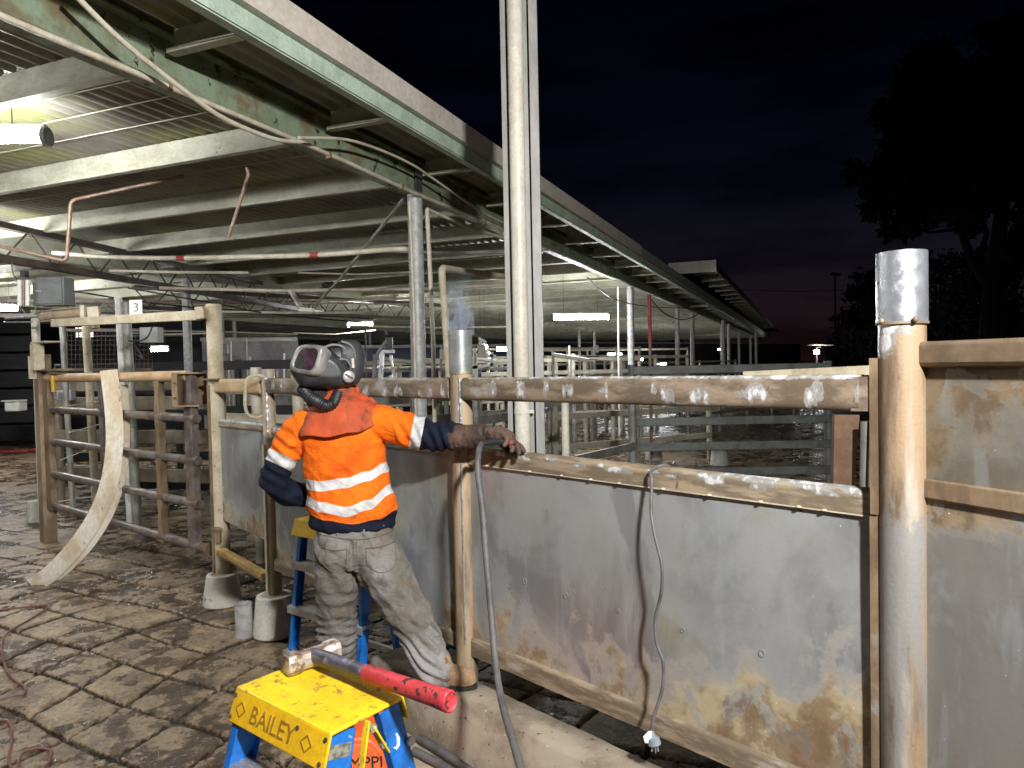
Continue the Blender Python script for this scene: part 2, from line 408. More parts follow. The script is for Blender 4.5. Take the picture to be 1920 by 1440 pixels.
# fascia and edge beam
b = MB(); b.add([RF(a, t, z) for t in (T0, 12.2) for a, z in ((EAVE_A + .075, 3.648), (EAVE_A + .075, 3.81), (EAVE_A + .045, 3.81), (EAVE_A + .045, 3.648))], [(0, 1, 5, 4), (1, 2, 6, 5), (2, 3, 7, 6), (3, 0, 4, 7), (0, 3, 2, 1), (4, 5, 6, 7)])
obj('fascia', b, M_cream, shed)
b = MB(); b.add([RF(a, t, z) for t in (12.25, T1) for a, z in ((EAVE_A + .06, 3.648), (EAVE_A + .06, 3.80), (EAVE_A + .03, 3.80), (EAVE_A + .03, 3.648))], [(0, 1, 5, 4), (1, 2, 6, 5), (2, 3, 7, 6), (3, 0, 4, 7), (0, 3, 2, 1), (4, 5, 6, 7)])
obj('fascia', b, mat('faded_fascia', (.36, .37, .32), (.28, .29, .25), .55, 0, 3, bump=.03), shed)
b = MB(); b.add([RF(a, t, 3.65) for t in (T0, T1) for a in (EAVE_A + .015, EAVE_A + .055)], [(0, 1, 3, 2)]);
b.bar(RF(EAVE_A + .012, T0, 3.6), RF(EAVE_A + .012, T1, 3.6), .012, .105)
b.bar(RF(EAVE_A - .02, T0, 3.5405), RF(EAVE_A - .02, T1, 3.5405), .062, .008)
obj('edge_beam', b, M_greenlt, shed)
# girders (I beams on columns)
def girder(a, z0, z1, t0, t1, m_=M_green):
    b = MB(); b.bar(RF(a, t0, (z0 + z1) / 2), RF(a, t1, (z0 + z1) / 2), .012, z1 - z0 - .024)
    b.bar(RF(a, t0, z0 + .007), RF(a, t1, z0 + .007), .13, .014); b.bar(RF(a, t0, z1 - .007), RF(a, t1, z1 - .007), .13, .014)
    return obj('girder', b, m_, shed)
girder(GIR_A, 3.365, 3.655, T0, T1)
girder(-9.6, 3.365, 3.655, T0, T1, M_purlin)
girder(-16.5, 3.365, 3.655, T0, T1, M_purlin); girder(-24, 3.365, 3.655, T0, T1, M_purlin)
# purlins: C sections across the shed
tp = [2.97 + 1.4 * i for i in range(-2, 38)]
def purlin(t, a0, a1, hgt=.2, z1=3.684):
    b = MB(); b.bar(RF(a0, t, z1 - hgt / 2), RF(a1, t, z1 - hgt / 2), .008, hgt)
    b.bar(RF(a0, t - .03, z1 - hgt + .003), RF(a1, t - .03, z1 - hgt + .003), .055, .006)
    b.bar(RF(a0, t - .056, z1 - hgt + .014), RF(a1, t - .056, z1 - hgt + .014), .005, .018)
    return b
for i, t in enumerate(tp):
    if i < 16:
        obj('purlin', purlin(t, -33, GIR_A - .068), M_purlin, shed)
        obj('purlin', purlin(t, GIR_A + .068, EAVE_A - .06, .148), M_purlin, shed)
    else:
        obj('purlin', purlin(t, -33, EAVE_A - .052), M_purlin, shed)
# columns
def column(a, t, r=.068, m_=M_galvpipe, z1=3.36):
    p = RF(a, t, 0); b = MB(); b.tube(p, p + V((0, 0, z1)), r, n=24)
    b.tube(p, p + V((0, 0, .26)), .15, .115, n=24)
    return obj('column', b, m_, shed)
for t in (5.68, 14.3, 22.9, 31.5, 40.1, 48.7): column(GIR_A, t)
for px, D in ((1271, 20.5), (1357, 27), (1367, 30), (1418, 38)):
    p = at(px, 690, D); column(E.dot(p), Dr.dot(p))
for a in (-9.6, -16.5, -24):
    for t in (1.5, 9.0, 16.5, 24, 31.5, 39): column(a, t + (.8 if a < -10 else 0))
for t in (3.32, 3.62, 3.95, 4.75, 5.1, 6.3): b = MB(); b.tube(RF(-12, t - .1, 3.655), RF(GIR_A - .1, t, 3.66), .0045, n=5); obj('tie_wire', b, M_purlin, shed)
b = MB(); b.bar(RF(-3.75, -1.0, 3.60), RF(-3.75, 2.3, 3.60), .34, .10); obj('dark_duct', b, mat('dark_duct_steel', (.045, .045, .05), None, .5), shed)
# dark bracket plate at girder / column joint
b = MB(); b.bar(RF(GIR_A + .045, 5.68, 3.37), RF(GIR_A + .045, 5.68, 3.655), .11, .012, up=E)
obj('stiffener_plate', b, mat('dark_grey_steel', (.09, .09, .085), None, .5, .3), shed)
# galvanised collar at column top
# lattice truss under the purlins
def truss(p0, p1, zb, zt, n, label):
    p0 = V(p0); p1 = V(p1); T = thing('lattice_truss', label, 'truss', (p0.x, p0.y, 0))
    b = MB(); q = V((0, 0, zt)); r = V((0, 0, zb))
    b.bar(p0 + q, p1 + q, .10, .07); obj('top_chord', b, M_truss, T)
    b = MB(); b.bar(p0 + r, p1 + r, .10, .08); obj('bottom_chord', b, M_truss, T)
    b = MB()
    for i in range(n):
        a = p0.lerp(p1, i / n); c = p0.lerp(p1, (i + .5) / n); d = p0.lerp(p1, (i + 1) / n)
        b.tube(a + q, c + r, .012, n=6); b.tube(c + r, d + q, .012, n=6)
    obj('web_bars', b, M_truss, T)
    return T
truss((-6.0, 5.4, 0), (-4.3, 17.0, 0), 3.10, 3.47, 16, 'dark lattice truss running away under the purlins, nearer of the two')
truss((-6.6, 12.5, 0), (-1.6, 17.5, 0), 2.95, 3.3, 12, 'dark lattice truss crossing behind the nearer truss below the roof')
truss((-14.5, 14, 0), (-4.6, 17.2, 0), 3.08, 3.4, 18, 'dark lattice truss at the far left behind the switch box')

# higher neighbouring roof beyond
fr = thing('far_roof', 'higher flat roof with white end fascia beyond the long shed eave', 'roof', RF(-1.86, 17, 0))
b = MB(); b.bar(RF(-2.95, 17, 4.0), RF(-1.86, 17, 4.0), .04, .27); obj('end_fascia', b, mat('far_white_fascia', (.5, .5, .45), (.42, .42, .38), .6, 0, 3, bump=0), fr)
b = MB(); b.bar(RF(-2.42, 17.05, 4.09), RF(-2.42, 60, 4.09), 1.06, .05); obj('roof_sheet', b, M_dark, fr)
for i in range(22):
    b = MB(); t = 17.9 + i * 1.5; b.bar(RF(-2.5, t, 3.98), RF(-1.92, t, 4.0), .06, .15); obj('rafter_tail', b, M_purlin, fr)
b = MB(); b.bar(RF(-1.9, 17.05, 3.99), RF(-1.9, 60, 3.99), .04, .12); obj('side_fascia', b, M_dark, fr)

# ================================================================== tube lights
def tube_light(c, ang, L, label, power=60, hz=.0):
    c = V(c); T = thing('tube_light', label, 'light', c, 'fluorescent lights under the shed roof')
    d = V((cos(ang), sin(ang), 0)) * (L / 2)
    b = MB(); b.bar(c - d + V((0, 0, .065)), c + d + V((0, 0, .065)), .05, .03); obj('housing', b, M_white, T)
    b = MB(); b.tube(c - d * .97, c + d * .97, .04, n=12); ar = 2 * pi * .04 * L * .97
    obj('tube', b, emis('lit_tube', (.97, .99, 1), max(12, power * 1.25 / (pi * ar))), T)
    for s_ in (-1, 1): b = MB(); b.tube(c + d * s_ * .97, c + d * s_ * 1.03, .062, n=14); obj('end_cap', b, M_greybox, T)
    for s_ in (-.6, .6): b = MB(); b.tube(c + d * s_ + V((0, 0, .07)), V((c.x + d.x * s_, c.y + d.y * s_, 3.66)), .004, n=6); obj('hanger', b, M_truss, T)
    return T
tube_light(at(-72, 258, 4.75), radians(2), 1.1, 'long bright tube light at the left edge just below the corrugated roof', 85)
tube_light(at(1089, 595, 13.6), radians(10), 1.12, 'long bright tube light right of the tall steel column', 150)
tube_light(at(676, 609, 17), radians(-4), .62, 'tube light directly above the welding helmet', 130)
tube_light(at(948, 655, 19), radians(8), .5, 'small tube light just left of the tall column', 90)
tube_light(at(1152, 665, 26), radians(10), .55, 'far tube light below the long one, left of the pipe column', 120)
tube_light(at(1196, 674, 32), radians(8), .45, 'smallest far tube light between pipe column and red pole', 90)
tube_light(at(1238, 682, 30), radians(8), .5, 'far tube light just right of the red pole', 90)
tube_light(at(-12, 578, 13), radians(20), .8, 'tube light cut by the left edge beside the grey switch box', 110)
tube_light(at(905, 650, 17), radians(60), .3, 'small lamp close right of the smoking post', 20)
# unseen tubes over the floor at left, two of them added to brighten the ceiling
for p, pw in ((RF(-6.2, 1.2, 3.25), 130), (RF(-8.8, 5.0, 3.22), 95), (RF(-14.2, 8.3, 3.2), 170)):
    tube_light(p, radians(-22), 1.2, 'unlit' if False else 'unseen tube light put in under the roof over the wet floor', pw)
# ================================================================== welded race fence
def bead_attr(b, spots, fn):
    """bare-metal patches: list of (s, z, rs, rz); fn maps a point to (s,z)"""
    out = []
    for p in b.v:
        s_, z_ = fn(p); q = 0.
        for (a, c_, ra, rc) in spots:
            d = sqrt(((s_ - a) / ra) ** 2 + ((z_ - c_) / rc) ** 2); d = max(abs(s_ - a) / ra, abs(z_ - c_) / rc) * .6 + d * .4; q = max(q, 1.3 - d * .8)
        out.append(max(0, q))
    return out
def strokes(lst, seed=5):
    r = random.Random(seed); out = []
    for (a, c_, ra, rc) in lst:
        for q in range(r.choice((2, 3, 4))):
            out.append((a + r.uniform(-.9, .9) * ra, c_ + r.uniform(-.55, .45) * rc, ra * r.uniform(.3, .95), rc * r.uniform(.4, 1.25)))
    return out
def sz(p): return (p - F0).dot(G), p.z
# rail / strip material with bare weld-cleaned patches
def patch_mat(name, c1, c2, stretch, galv=False):
    k = NT(name)
    c = k.mix(k.ramp(k.noise(5, 7, .66, stretch), .40, .58), c1, c2)
    c = k.mix(k.ramp(k.noise(3, 6, .6, stretch, 5), .56, .66), c, (.36, .33, .28))
    c = k.mix(k.ramp(k.noise(30, 6, .7, (1, 1, .5), 2), .63, .72), c, (.10, .06, .035))
    a = k.attr('bare'); n = k.noise(34, 5, .7, (1, 1, .6)); q = k.math('ADD', a, k.math('MULTIPLY', k.math('SUBTRACT', n, .5), 1.5))
    gz = k.n('ShaderNodeSeparateXYZ'); k.l(k.P(), gz.inputs[0]); zf_ = k.math('ADD', gz.outputs['Z'], k.math('ADD', k.math('MULTIPLY', k.math('SUBTRACT', k.noise(7, 5, .6, (1, 1, .35), 3), .5), .5), k.math('MULTIPLY', k.math('SUBTRACT', k.noise(30, 6, .7, (1, 1, .5), 3), .5), .35)))
    if galv: c = k.mix(k.math('MULTIPLY', k.math('MULTIPLY', k.ramp(zf_, 1.34, 1.42, 1, 0), k.ramp(zf_, .50, .80)), k.ramp(k.noise(14, 7, .65, (1, 1, .12), 13), .46, .58, .9, .1)), c, k.mix(k.noise(9, 5, .6, (1, 1, .3)), (.17, .163, .15), (.27, .265, .26)))
    e = k.ramp(q, .52, .62); core = k.ramp(q, .72, .95)
    c = k.mix(e, c, (.36, .345, .32)); c = k.mix(k.math('MULTIPLY', core, k.ramp(k.noise(26, 4, .6, (1, 1, .6), 51), .42, .55)), c, (.78, .78, .79))
    k.set('Base Color', c); k.set('Metallic', k.ramp(e, 0, 1, .05, .35)); k.set('Roughness', k.ramp(e, 0, 1, .58, .28))
    k.bump(k.math('ADD', k.noise(90, 4, .6), k.math('MULTIPLY', core, k.noise(150, 3, .8))), .35, .004)
    return k.m
M_rail = patch_mat('muddy_rail_paint', (.25, .19, .135), (.12, .088, .06), (1, 1, 3))
M_strip = patch_mat('muddy_edge_strip', (.31, .245, .165), (.165, .125, .085), (1, 1, 6))
# panel material: mottled galvanised sheet with brown stains low down
def panel_mat(name, base1, base2, stain1, stain2, pale=.75):
    k = NT(name)
    n1 = k.noise(1.9, 6, .6, (1, 1, .8), 1, .6); n2 = k.noise(4.5, 8, .62, (1, 1, .5), 4, .4)
    c = k.mix(k.ramp(n1, .36, .62), base1, base2)
    c = k.mix(k.ramp(n2, .50, .60, 0, .55), c, (.36, .39, .40))
    c = k.mix(k.ramp(k.noise(2.6, 6, .55, (1, 1, .7), 9, .8), .57, .63, 0, .6), c, (.20, .20, .205))
    c = k.mix(k.ramp(k.noise(2.2, 4, .6, off=11), .60, .68, 0, .45), c, (.27, .25, .13))
    c = k.mix(k.ramp(k.noise(1.5, 3, .5, off=14), .60, .68, 0, .12), c, (.30, .28, .27)); c = k.mix(k.ramp(k.noise(14, 7, .6, (1, 1, .18), 31), .52, .68, 0, .35), c, (.40, .42, .43))
    a = k.attr('stain'); n = k.noise(5.5, 8, .62, (1, 1, .8), 3, .5); q = k.math('ADD', a, k.math('MULTIPLY', k.math('SUBTRACT', n, .5), 1.9))
    q = k.math('ADD', q, k.math('MULTIPLY', k.math('SUBTRACT', k.noise(19, 7, .7, off=40), .5), .55)); pal = k.ramp(q, .30, .48, 0, pale); c = k.mix(pal, c, (.43, .415, .375)); st = k.ramp(q, .46, .74); sd = k.ramp(k.math('ADD', q, k.math('MULTIPLY', k.math('SUBTRACT', k.noise(11, 7, .7, off=77), .5), 1.2)), .95, 1.25, 0, .6); gp_ = k.ramp(k.noise(8, 6, .6, off=44, dist=.8), .56, .60, 1, .25); st = k.math('MULTIPLY', st, gp_)
    sc = k.mix(k.ramp(k.noise(9, 7, .65, off=6), .4, .6), stain1, stain2)
    c = k.mix(st, c, sc); c = k.mix(sd, c, (.13, .07, .035))
    sp = k.ramp(k.noise(75, 2, .5, off=8), .775, .79); c = k.mix(sp, c, (.75, .75, .72))
    sp2 = k.ramp(k.noise(48, 2, .5, off=21), .775, .79); c = k.mix(sp2, c, (.06, .055, .05))
    k.set('Base Color', c); k.set('Metallic', k.ramp(st, 0, 1, .35, .0)); k.set('Roughness', k.ramp(k.math('ADD', st, k.math('MULTIPLY', n2, .3)), 0, 1, .36, .72))
    k.bump(k.math('ADD', k.noise(50, 6, .6), k.math('MULTIPLY', k.noise(2.2, 3, .5, off=60), 5)), .16, .006)
    return k.m
M_panel = panel_mat('stained_galvanised_sheet', (.365, .375, .37), (.225, .23, .232), (.37, .30, .19), (.215, .15, .085))
def grid_panel(s0, s1, zlo0, zlo1, zhi0, zhi1, off, th, step=.03):
    """sheet in the fence plane; returns MB"""
    ns = max(2, int(abs(s1 - s0) / step)); nz = 34; b = MB()
    def z_(i, j):
        f = i / ns; lo = zlo0 + (zlo1 - zlo0) * f; hi = zhi0 + (zhi1 - zhi0) * f; return lo + (hi - lo) * j / nz
    for o_, rev in ((off, False), (off - th, True)):
        vs = [FP(s0 + (s1 - s0) * i / ns, o_ + .004 * sin(i * .23) * sin(j * .19), z_(i, j)) for j in range(nz + 1) for i in range(ns + 1)]
        fs = [(j * (ns + 1) + i, j * (ns + 1) + i + 1, (j + 1) * (ns + 1) + i + 1, (j + 1) * (ns + 1) + i) for j in range(nz) for i in range(ns)]
        if rev: fs = [tuple(reversed(f)) for f in fs]
        b.add(vs, fs, True)
    return b
fence = thing('race_fence', 'welded cattle race fence of grey sheet panels, brown rails and pipe posts', 'fence', FP(0, 0, 0))
S_A, S_B, S_C, S_D = s_of(405), s_of(503), 0.0, s_of(1692)
# --- posts
def post(s_, r, z0, z1, m_, nz=60, bare=None, name='post'):
    b = MB(); p = FP(s_, 0, 0); n = 28
    rings = [[p + V((cos(2 * pi * k / n) * r, sin(2 * pi * k / n) * r, z0 + (z1 - z0) * j / nz)) for k in range(n)] for j in range(nz + 1)]
    b.loft(rings)
    return obj(name, b, m_, fence, {'bare': bead_attr(b, bare or [], sz)} if bare is not None else None)
M_post = patch_mat('rust_stained_post', (.36, .27, .17), (.16, .11, .07), (1.4, 1.4, .25))
M_postd = patch_mat('rust_stained_galvanised_post', (.29, .205, .125), (.13, .088, .055), (1.6, 1.6, .22), True)
zC = at(862, 697, 3.35).z; zCt = at(862, 620, 3.35).z
zD = at(1697, 606, 1.98).z; zDt = at(1697, 474, 1.98).z
pc = post(S_C, .052, 0.02, zC, M_post, bare=[(S_C + .03, 1.6, .012, .10), (S_C + .03, 1.45, .01, .05)])
pd = post(S_D, .060, 0.02, zD, M_postd, bare=[(S_D - .01, zD, .07, .04), (S_D - .03, 1.85, .03, .06)])
def sleeve(s_, r, z0, z1, m_, par):
    b = MB(); b.hollow(FP(s_, 0, z0), FP(s_, 0, z1), r, .005, 40); return obj('sleeve', b, m_, par)
k = NT('bright_galvanised_sleeve')
c = k.mix(k.ramp(k.noise(5, 6, .6, (1, 1, .25)), .4, .6), (.60, .62, .66), (.42, .44, .48)); c = k.mix(k.ramp(k.noise(22, 5, .6, (1, 1, .8)), .58, .68), c, (.75, .77, .82))
k.set('Base Color', c); k.set('Metallic', .75); k.set('Roughness', k.ramp(k.noise(30, 5, .6), .3, .7, .25, .45)); k.bump(k.noise(60, 4, .6), .08, .004); M_sleeve = k.m
sleeve(S_C, .056, zC - .01, zCt, mat('heat_tinted_sleeve', (.40, .41, .40), (.30, .32, .31), .35, .6, 9, spots=((.50, .42, .18), 10, .55, .68), bump=.06), pc)
sleeve(S_D, .0645, zD, zDt, M_sleeve, pd)
b = MB(); b.tube(FP(S_D, 0, zD - .004), FP(S_D, 0, zD + .003), .0665, n=40)
for dx in (-.034, .05): b.sphere(FP(S_D + dx, .055, zD + .006), .008, 10, 6)
obj('weld_seam', b, M_brown, pd)
# post A, tall cream pole with a cap and a flat strap below
zAt = at(399, 574, 5.4).z
pa = post(S_A, .0565, .20, zAt, M_creampost, bare=None)
b = MB(); b.tube(FP(S_A, 0, zAt), FP(S_A, 0, zAt + .02), .062, .055, n=28); obj('cap', b, M_creampost, pa)
b = MB(); b.bar(FP(S_A - .0, .0, .25), FP(S_A, .0, 1.70), .035, .13, up=N); obj('side_plate', b, M_brown, pa)
b = MB(); b.bar(FP(S_A - .11, .02, 1.74), FP(S_A + .16, .02, 1.74), .1, .012); obj('collar_plate', b, M_brown, pa); b = MB(); b.bar(FP(S_A + .02, .05, .60), FP(S_A + .12, .05, .60), .04, .02); b.bar(FP(S_A + .09, .05, .50), FP(S_A + .09, .05, .60), .03, .03)
obj('bracket', b, M_brown, pa)
pb = post(S_B, .044, .20, at(497, 692, 4.8).z, patch_mat('pale_dusty_post', (.46, .38, .26), (.33, .25, .16), (1, 1, .4)), bare=[(S_B + .03, 1.7, .01, .09), (S_B + .03, 1.5, .012, .08)])
b = MB(); b.bar(FP(S_B, .0, .24), FP(S_B, .0, 1.3), .03, .105, up=N); obj('side_plate', b, M_creampost, pb)
# grab handle on post B
hp = [at(494, 706, 4.7), at(478, 704, 4.68), at(463, 712, 4.66), at(460, 735, 4.66), at(460, 762, 4.66), at(466, 778, 4.67), at(482, 783, 4.68), at(492, 779, 4.7)]
b = MB(); b.path(cr_spline(hp, 5), .011, 10); obj('grab_handle', b, M_creampost, pb)
# --- top rails, oval section
def oval_rail(s0, s1, zt0, zt1, h, d, off, m_, spots, name='rail', rnd=.5):
    n = 36; L = abs(s1 - s0); ns = int(L / .006); rings = []
    b = MB()
    for i in range(ns + 1):
        f = i / ns; s_ = s0 + (s1 - s0) * f; zc = zt0 + (zt1 - zt0) * f - h / 2; r = []
        for k_ in range(n):
            a = 2 * pi * k_ / n; cx = cos(a); sy = sin(a); e = .55
            r.append(FP(s_, off + (abs(cx) ** e) * (1 if cx > 0 else -1) * d / 2, zc + (abs(sy) ** e) * (1 if sy > 0 else -1) * h / 2))
        rings.append(r)
    b.loft(rings)
    return obj(name, b, m_, fence, {'bare': bead_attr(b, spots, sz)}, sharp=60)
ZR = 1.8 - .052
def rs(px, off=.03): return s_of(px, off)
sp = [(rs(x), z_, w, h_) for x, z_, w, h_ in ((925, ZR - .05, .030, .030), (985, ZR - .05, .028, .032), (1025, ZR - .05, .022, .028), (1068, ZR - .05, .024, .028), (1141, ZR - .055, .026, .028),
      (1236, ZR - .05, .03, .025), (1262, ZR - .06, .035, .02), (1312, ZR - .055, .035, .026), (1412, ZR - .055, .035, .024), (1445, ZR - .06, .03, .02), (1522, ZR - .055, .026, .036), (1625, ZR - .045, .025, .03))]
# bright patches along the top edge
sp += [(rs(900) + .16 * i, ZR + .004, .1, .012) for i in range(11)]
oval_rail(S_C + .05, s_of(1612, .03), ZR, ZR + .006, .105, .062, .012, M_rail, strokes(sp[:12]) + sp[12:])
b = MB(); b.bar(FP(s_of(1596, .03), .012, ZR - .05), FP(S_D - .055, .012, ZR - .048), .05, .098)
obj('end_plate', b, M_rail, fence, {'bare': [0.3] * len(b.v)})
b = MB(); b.bar(FP(S_D - .062, .02, 1.36), FP(S_D - .062, .02, 1.8), .045, .02, up=G); b.bar(FP(S_D - .066, .03, .3), FP(S_D - .066, .03, 1.4), .012, .02, up=G); obj('edge_flat', b, M_brown, fence)
b = MB(); b.bar(at(1400, 704, 3.1), at(1655, 693, 2.6), .05, .035); obj('rear_rail', b, mat('cream_rail', (.60, .52, .36), None, .6), fence)  # cream is the rail's own colour
sp = [(rs(x), ZR - .07, w, .035) for x, w in ((757, .03), (790, .02), (808, .025), (690, .03), (835, .02), (720, .04), (745, .02))]
sp += [(rs(720) + .03 * i, ZR + .002, .06, .012) for i in range(12)]
oval_rail(S_B + .05, S_C - .05, ZR + .0, ZR, .105, .062, .012, M_rail, strokes(sp[:7], 8) + sp[7:] + [(rs(515), ZR - .05, .03, .03), (rs(530), ZR - .05, .02, .02)])
oval_rail(S_A + .06, S_B - .05, ZR - .005, ZR - .005, .105, .062, .012, mat('tan_rail', (.50, .38, .22), (.40, .28, .15), .6, 0, 5, bump=.1), [])
# vertical weld beads on posts
for s_, o_, z0, z1, px_ in ((S_C, .044, ZR - .30, ZR, 0), (S_B, .036, 1.3, ZR, 0), (S_C, .044, .5, 1.35, 0)):
    b = MB(); pts = [FP(s_ + .034 + .003 * noise.noise(V((j * .7, s_, 0))), o_ - .006, z0 + (z1 - z0) * j / 40) for j in range(41)]
    b.path(pts, [.006 + .004 * noise.noise(V((j * .9, 3, s_))) for j in range(41)], 7); obj('weld_bead', b, M_chrome, fence)
# --- panels
def stain_fn(s_, z_, zlo, zhi, s0, s1):
    q = .62 * exp(-((z_ - zlo) / .16) ** 2) + .15 * exp(-((z_ - zlo) / .38) ** 2)
    q += .55 * exp(-((s_ - s0) / .05) ** 2) * sst(1.25, .55, z_) + .6 * exp(-((s_ - s1) / .035) ** 2)
    return q
def panel(s0, s1, zl0, zl1, zh0, zh1, extra=(), off=.0):
    b = grid_panel(s0, s1, zl0, zl1, zh0, zh1, off, .006)
    at_ = []
    for p in b.v:
        s_, z_ = sz(p); f = (s_ - s0) / (s1 - s0); q = stain_fn(s_, z_, zl0 + (zl1 - zl0) * f, zh0, s0, s1)
        for (a, c_, ra, rc, w) in extra: q += w * exp(-((s_ - a) / ra) ** 2 - ((z_ - c_) / rc) ** 2)
        at_.append(q)
    return obj('panel', b, M_panel, fence, {'stain': at_})
PT, PB = 1.8 - .378, .47      # panel top and bottom
STH = .075
def strip(s0, s1, zt, h, off, spots, name='top_strip', tip=0):
    n = int(abs(s1 - s0) / .007); nz = 12; b = MB()
    def prof(j):      # rounded top lip then flat face
        return (off - .05, zt - .004) if j == 0 else (off - .02, zt + .002) if j == 1 else (off, zt - .003) if j == 2 else (off + .006, zt - .012) if j == 3 else (off + .007, zt - .012 - (h - .012) * (j - 3) / (nz - 3))
    vs = []
    for j in range(nz + 1):
        for i in range(n + 1):
            o_, z_ = prof(j); vs.append(FP(s0 + (s1 - s0) * i / n, o_ + .001 * noise.noise(V((i * .2, j, 0))), z_))
    b.add(vs, [(j * (n + 1) + i, (j + 1) * (n + 1) + i, (j + 1) * (n + 1) + i + 1, j * (n + 1) + i + 1) for j in range(nz) for i in range(n)], True)
    vs2 = [p - N * .008 for p in vs]
    b.add(vs2, [(j * (n + 1) + i, j * (n + 1) + i + 1, (j + 1) * (n + 1) + i + 1, (j + 1) * (n + 1) + i) for j in range(nz) for i in range(n)], True)
    return obj(name, b, M_strip, fence, {'bare': bead_attr(b, spots, sz)}, sharp=60)
panel(S_C + .045, S_D - .06, PB, PB, PT - .02, PT - .02, extra=[(s_of(1330), .66, .30, .13, .55), (s_of(1500), .62, .22, .20, .55), (s_of(1600), .60, .14, .26, .5), (s_of(1130), .66, .12, .06, .35), (s_of(945), .72, .09, .12, .4), (s_of(960), 1.2, .05, .07, .2)])
sx = [(rs(x, .0), PT - .012 - .012 * (i % 2), w, .010) for i, (x, w) in enumerate(((935, .05), (985, .03), (1030, .035), (1092, .03), (1125, .02), (1160, .04), (1235, .05), (1250, .03), (1330, .045), (1345, .03), (1425, .05), (1440, .05), (1535, .05), (1560, .03), (1600, .03)))]
strip(S_C + .05, S_D - .05, PT, STH, .006, strokes(sx, 3) + [(S_D - .5 + .1 * i, PT + .002, .09, .008) for i in range(4)])
b = MB()
for i, x in enumerate((905, 985, 1045, 1100, 1153, 1236, 1323, 1420, 1492, 1540)):
    b.sphere(FP(rs(x), .016, PT - STH + .001), .0065, 8, 5, (1.4, 1, .7))
b.bar(FP(S_C + .06, .0135, PT - STH - .001), FP(S_D - .07, .0135, PT - STH - .001), .002, .004)
for x_, y_, r_ in ((979, 1089, .009), (1057, 1115, .009), (968, 1127, .007), (1155, 1144, .006), (1276, 1180, .007), (1427, 1222, .009)):
    b2_ = MB(); s__ = s_of(x_); zz = at(x_, y_, FP(s__, 0, 0).y).z; b2_.path([FP(s__ + cos(q_ * pi / 6) * r_, .007, zz + sin(q_ * pi / 6) * r_ * 1.2) for q_ in range(13)], .0008, 5); obj('spot_weld', b2_, mat('spatter_metal', (.42, .42, .41), None, .4, .3), fence)
obj('tack_weld', b, mat('pale_weld', (.62, .55, .42), None, .5, .2), fence)
strip(S_C + .045, S_D - .06, PB + .055, .085, .01, [], 'bottom_strip')
panel(S_B + .05, S_C - .045, PB + .02, PB, PT - .02, PT - .02, extra=[(S_C - .12, .7, .12, .2, .35), (S_C - .1, 1.33, .06, .05, .45)])
strip(S_B + .05, S_C - .045, PT, STH * .6, .006, [(S_B + .1 + .06 * i, PT - .02, .04, .02) for i in range(4)])
strip(S_B + .045, S_C - .045, PB + .055, .075, .01, [], 'bottom_strip')
panel(S_A + .06, S_B - .05, .66, .62, PT, PT, extra=[(S_A + .4, PT, .5, .05, .6)])
strip(S_A + .06, S_B - .05, PT + .012, .05, .006, [(S_A + .1 + .1 * i, PT + .01, .09, .02) for i in range(8)])
# --- right hand wing, turned towards the camera
WD = V((.416, -.909, 0)).normalized(); WN = V((-.909, -.416, 0)).normalized(); W0 = FP(S_D, 0, 0) + V((.028, .01, 0)) + WN * .012
def WP(s_, off, z): return W0 + WD * s_ + WN * off + V((0, 0, z))
wing = thing('wing_fence', 'rust stained sheet fence panel turned towards the viewer at the right edge', 'fence', WP(0, 0, 0))
def wpanel(z0, z1, fn, name, m_):
    b = MB(); ns, nz = 60, 50; L = 1.3
    for o_, rev in ((.0, False), (-.006, True)):
        vs = [WP(L * i / ns, o_, z0 + (z1 - z0) * j / nz) for j in range(nz + 1) for i in range(ns + 1)]
        fs = [(j * (ns + 1) + i, j * (ns + 1) + i + 1, (j + 1) * (ns + 1) + i + 1, (j + 1) * (ns + 1) + i) for j in range(nz) for i in range(ns)]
        b.add(vs, [tuple(reversed(f)) for f in fs] if rev else fs, True)
    return obj(name, b, m_, wing, {'stain': [fn((p - W0).dot(WD), p.z) for p in b.v]})
M_panel2 = panel_mat('mud_stained_sheet', (.25, .23, .19), (.17, .15, .115), (.185, .135, .08), (.115, .08, .048), .15)
M_panel3 = panel_mat('warm_grey_sheet', (.275, .265, .245), (.225, .215, .20), (.27, .195, .12), (.14, .095, .06), .3)
wpanel(1.42, 1.80, lambda s_, z_: .56 + .35 * exp(-(s_ / .06) ** 2) + .25 * sst(1.62, 1.75, z_) - .25 * sst(1.56, 1.46, z_), 'upper_panel', M_panel2)
wpanel(.33, 1.43, lambda s_, z_: .75 * sst(1.27, 1.38, z_) + 1.3 * exp(-(s_ / .026) ** 2) + .8 * sst(1.05, .5, z_ + s_ * .9), 'lower_panel', M_panel3)
b = MB(); b.bar(WP(.004, .012, 1.808), WP(1.3, .012, 1.808), .036, .068); obj('top_rail', b, mat('wing_rail_steel', (.20, .14, .09), (.13, .09, .055), .45, .2, 5, spots=((.34, .28, .2), 3, .6, .72)), wing, bevel=.012)
b = MB(); b.bar(WP(.004, .006, 1.442), WP(1.3, .006, 1.442), .014, .055); obj('mid_rail', b, M_brown, wing, bevel=.006)
b = MB(); b.bar(WP(0, .018, .35), WP(1.3, .018, .35), .03, .07); obj('bottom_rail', b, M_brown, wing, bevel=.006)
b = MB(); b.path([WP(.006 + .002 * noise.noise(V((j * .8, 0, 0))), .008, .35 + 1.4 * j / 60) for j in range(61)], [.006 + .003 * noise.noise(V((j * .7, 5, 0))) for j in range(61)], 7)
